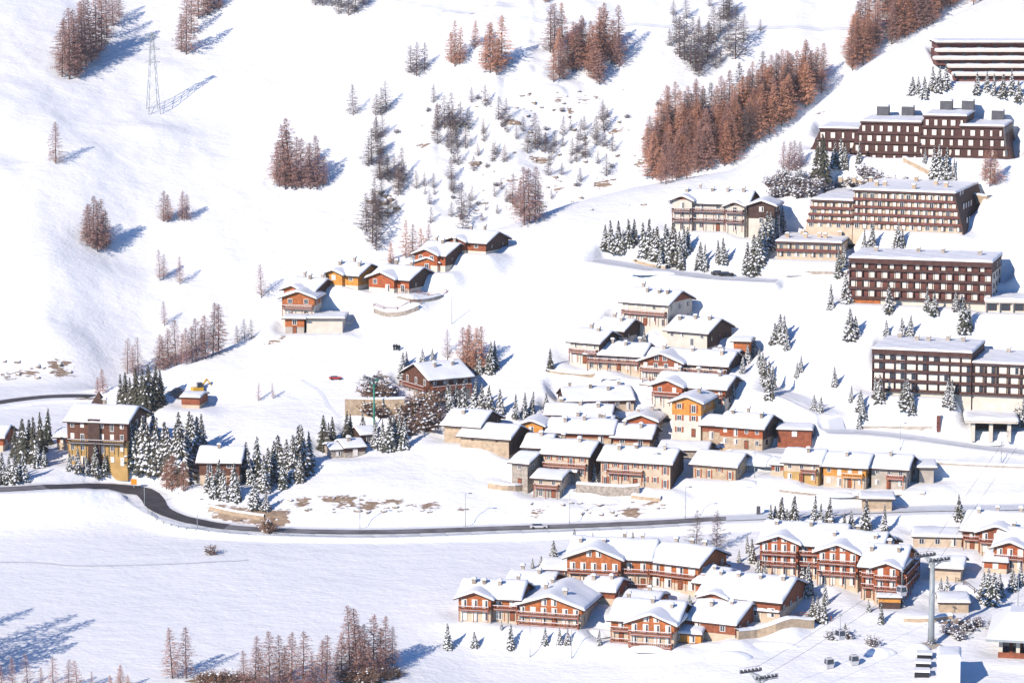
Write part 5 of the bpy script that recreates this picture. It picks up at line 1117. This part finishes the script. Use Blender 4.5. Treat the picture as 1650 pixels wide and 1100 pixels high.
    stand('spruce', "snowy spruce", "at the left below the cream hotel", [(976,400,40),(985,403,50),(996,406,52),(1004,408,40),(1014,396,45),(1023,391,40)], ug)
    stand('spruce', "snowy spruce", "in the grove below the cream hotel", [(1036,416,60),(1043,419,70),(1051,421,55),(1060,426,64),(1069,428,70),(1077,426,60),(1085,421,66),(1092,426,55),(1101,413,50),(1106,404,40),(1063,432,40),(1098,433,38)], ug)
    stand('spruce', "snowy spruce", "on the bank right of the grove", [(1128,432,44),(1136,436,45),(1158,421,36),(1166,425,42)], ug)
    stand('spruce', "snowy spruce", "at the right end of the cream hotel", [(1204,438,50),(1213,441,66),(1223,426,60),(1231,416,60),(1240,401,60),(1250,384,44),(1262,372,40),(1236,388,48),(1227,402,50)], ug)
    sg = "conifers around the stepped brown block"
    stand('dark', "dark spruce", "at the left foot of the stepped block", [(1316,284,62),(1327,291,78)], sg)
    stand('spruce', "snowy spruce", "along the foot of the stepped block", [(1345,270,42),(1355,268,46),(1362,271,40),(1384,262,34),(1505,290,55),(1514,294,62),(1525,289,52),(1536,290,36),(1490,262,24)], sg)
    stand('rust', "rust larch", "before the right end of the stepped block", [(1587,292,50),(1595,301,62),(1603,297,54)], sg)
    stand('larch', "brown snow-dusted larch", "left of the stepped block", [(1262,272,44),(1271,276,48),(1281,276,50),(1289,270,42)], sg)
    shrubs(BUSHW, ("snow-laden shrub", "on the bank above the cream hotel tower"), "snow-laden shrubs above the cream hotel", [(1240,300,22),(1250,318,26),(1258,300,24),(1268,315,26),(1278,302,26),(1288,318,28),(1298,305,26),(1308,316,28),(1318,306,24),(1330,312,24),(1262,290,22),(1290,292,24)])
    shrubs(BUSHW, ("snow-laden shrub", "on the terrace under the stepped block"), "snow-laden shrubs under the stepped block", [(1388,282,20),(1400,288,22),(1415,292,20),(1437,302,22),(1372,300,22),(1352,305,22),(1395,306,22),(1460,300,18)])
    tg = "snowy spruces under the terraced block"
    stand('white', "snowy spruce", "at the left end of the terraced block", [(1470,152,30),(1480,150,28),(1489,157,35),(1503,143,38),(1512,148,42),(1524,142,38)], tg)
    stand('spruce', "snowy spruce", "below the terraced block", [(1574,152,36),(1590,146,32),(1601,153,36),(1616,157,40),(1630,152,40),(1642,162,34)], tg)
    bg = "snowy spruces between the long blocks"
    stand('spruce', "snowy spruce", "above the balcony block", [(1352,432,34),(1361,428,36),(1392,404,36),(1404,402,44),(1446,402,46),(1455,398,32),(1350,446,40)], bg)
    stand('spruce', "snowy spruce", "along the foot of the balcony block", [(1339,496,40),(1364,488,50),(1432,502,46),(1494,500,40),(1506,506,34),(1546,492,40),(1553,535,58),(1561,530,46),(1540,500,34)], bg)
    stand('white', "snow-plastered spruce", "above the long flat block", [(1369,546,52),(1378,541,34),(1428,542,28),(1454,542,32),(1466,540,34)], bg)
    stand('white', "snow-plastered spruce", "on the slope right of the upper village", [(1248,552,34),(1256,548,44),(1263,552,46),(1268,562,30),(1290,598,26),(1284,606,24),(1215,575,34),(1224,590,30)], bg)
    stand('spruce', "tall snowy spruce", "on the bend above the yellow-topped house", [(1232,618,44),(1240,641,62),(1246,628,40),(1228,600,34)], bg)
    stand('white', "little snowy spruce", "beside the curved village track", [(1312,660,26),(1322,664,28),(1345,621,32),(1371,646,26),(1386,660,34),(1390,674,34),(1384,690,30)], bg)
    stand('spruce', "snowy spruce", "along the foot of the long flat block", [(1410,640,36),(1418,646,46),(1455,654,44),(1462,659,52),(1470,666,34),(1526,652,44),(1534,657,48),(1552,655,48),(1560,664,58),(1569,669,62),(1602,662,50),(1640,678,56),(1648,684,50)], bg)
    # ---- below the road
    lg = "snowy spruces behind the lower chalets"
    stand('spruce', "snowy spruce", "in the row behind the three-gabled chalet", [(1242,856,46),(1249,852,40),(1259,851,55),(1279,851,56),(1269,853,36),(1311,851,56),(1321,848,40),(1335,849,52),(1360,859,36),(1394,854,52),(1425,856,46),(1372,850,30)], lg)
    stand('spruce', "snowy spruce", "behind the right-hand chalets", [(1546,836,42)], lg)
    stand('grey', "snow-dusted bare tree", "at the end of the dark road", [(1122,884,64),(1155,886,66)], lg)
    stand('white', "snow-plastered young spruce", "above the lower chalets on the left", [(892,896,28),(926,876,26),(955,872,16),(1020,876,22),(858,915,18),(872,912,18)], lg)
    stand('white', "little snowy spruce", "on the bank under the front chalets", [(722,1043,42),(765,1041,26),(808,1014,16),(823,1043,42),(878,1036,28),(902,1036,28),(915,1036,28),(965,1038,26),(778,943,14)], "young trees on the front bank")
    stand('spruce', "snowy spruce", "beside the three-gabled chalet", [(1222,932,34),(1232,936,34),(1212,905,40),(1205,890,30),(1299,962,58),(1307,958,40),(1330,972,38)], lg)
    stand('spruce', "snowy spruce", "by the sheltered lane above the arch wall", [(1309,996,38),(1318,1000,42),(1327,1001,40),(1420,1004,38),(1362,1026,24),(1452,978,36)], lg)
    stand('white', "snow-plastered spruce", "right of the lift pylon", [(1515,962,34),(1527,958,34),(1584,964,46),(1592,970,58),(1601,972,54),(1612,960,40),(1632,950,36),(1645,940,34)], lg)
    # ---- foreground larches along the bottom edge
    fg = "bare larches along the bottom edge"
    stand('larch', "tall bare larch", "at the bottom edge, left pair", [(278,1092,84),(300,1092,84)], fg)
    stand('larch', "bare larch", "in the bottom-edge row", [(394,1112,66),(410,1114,92),(419,1112,70),(435,1114,100),(450,1114,92),(459,1113,75),(470,1114,98),(488,1114,100),(505,1114,60),(517,1114,86),(526,1114,95)], fg)
    stand('larch', "bare larch", "in the dense clump left of the front bank", [(564,1090,118),(577,1090,114),(590,1084,80),(602,1080,92),(613,1079,70),(622,1078,88),(632,1073,66),(550,1088,70),(570,1094,60),(596,1094,56),(612,1092,52),(584,1094,90),(543,1094,46)], fg)
    stand('thin', "bare larch", "in the bottom left corner", [(4,1116,50),(20,1116,60),(46,1120,70),(66,1118,45),(86,1122,66),(110,1120,60),(127,1118,58),(148,1116,36)], fg)
    stand('rust', "rusty young larch", "at the bottom edge left of the pair", [(178,1112,26),(194,1113,44),(206,1113,28)], fg)
    stand('larch', "tall larch", "beyond the bottom left corner", [(-62,1086,190),(-95,1076,190),(-80,1108,180),(-110,1045,150),(-48,1105,150)], fg)
    shrubs(BUSHO, ("brown leafless shrub", "at the bottom edge between the larches"), "brown shrubs at the bottom edge", [(325,1098,20),(338,1102,26),(350,1104,30),(362,1104,26),(374,1106,30),(388,1104,24),(556,1098,24),(600,1099,28),(625,1094,24),(640,1090,20),(580,1100,28),(402,1106,26)])
    shrubs(BUSH, ("tangled brown shrub", "alone on the flat snow field"), "shrub on the field", [(340,893,17)])
    shrubs(BUSHO, ("brown bush", "on the outer edge of the road"), "bush by the road", [(432,858,30)])
    shrubs(BUSHW, ("sparse snowy shrub", "beside the lift pylon"), "sparse shrubs by the pylon", [(1530,1020,26),(1545,1030,24),(1560,1015,26),(1575,1008,18),(1500,1040,16),(1340,1030,18),(1365,1028,20),(1405,1040,20)])
    wood('grey', [(690,160),(760,140),(830,200),(900,215),(1000,180),(1040,230),(980,290),(900,310),(830,270),(760,285),(690,240)], 58, 16, 40, "small frosted bare tree among the crags of the far slope", "frosted trees among the crags", 9)
    wood('grey', [(585,215),(640,205),(655,300),(640,345),(600,380),(585,330)], 18, 18, 46, "frosted bare tree in the gully above the hamlet", "frosted trees in the gully above the hamlet", 7)
    wood('grey', [(1060,20),(1200,0),(1250,30),(1200,110),(1140,130),(1080,110)], 22, 14, 40, "frosted bare tree on the slope below the mountain track", "frosted trees below the mountain track", 8)
    wood('grey', [(660,300),(800,300),(900,320),(820,345),(740,370),(690,360)], 20, 12, 32, "small frosted bare tree on the slope behind the ridge", "frosted trees behind the ridge", 8)
    shrubs(BUSHW, ("dark snowy shrub", "on the crags of the far slope"), "shrubs on the crags", [(640,215,9),(690,180,8),(770,160,8),(785,270,9),(810,205,9),(880,210,8),(930,300,9),(985,270,8),(1010,190,8),(905,180,9),(1060,170,10),(940,250,8),(730,320,8),(770,330,8),(800,300,9)])
    stand('white', "frosted spruce", "squeezed between the old village houses", [(905,720,22),(952,772,36),(958,776,30),(1060,720,22),(1120,742,20),(1140,650,20),(1180,640,30),(1196,600,30),(1205,585,32),(1110,700,18)], "frosted trees in the old village")
    stand('white', "frosted young tree", "between the lower chalets", [(1000,955,20),(1040,975,16),(1110,980,24),(1205,985,26),(1215,975,24),(1262,960,30),(1190,905,22),(1165,900,18),(1290,930,34),(1400,985,22)], "frosted trees between the lower chalets")

# ---------------------------------------------------------------- the air over the valley
hz = MB(); hz.box(-.36 * 1500 - 20, -20, float(GZ.min()) - 1, .36 * 1500 + 20, 1520, max(float(GZ.max()), CAM_H) + 15)
hm = bpy.data.materials.new("valley_haze"); hm.use_nodes = True; ht = hm.node_tree
ht.nodes.remove(ht.nodes["Principled BSDF"]); pv = ht.nodes.new("ShaderNodeVolumePrincipled")
pv.inputs["Color"].default_value = (.90, .92, .97, 1); pv.inputs["Density"].default_value = .00004; pv.inputs["Anisotropy"].default_value = 0.0
ht.links.new(pv.outputs[0], ht.nodes["Material Output"].inputs["Volume"])
ho = hz.build("haze", hm); ho["kind"] = "stuff"; ho["label"] = "thin bright winter haze over the valley"
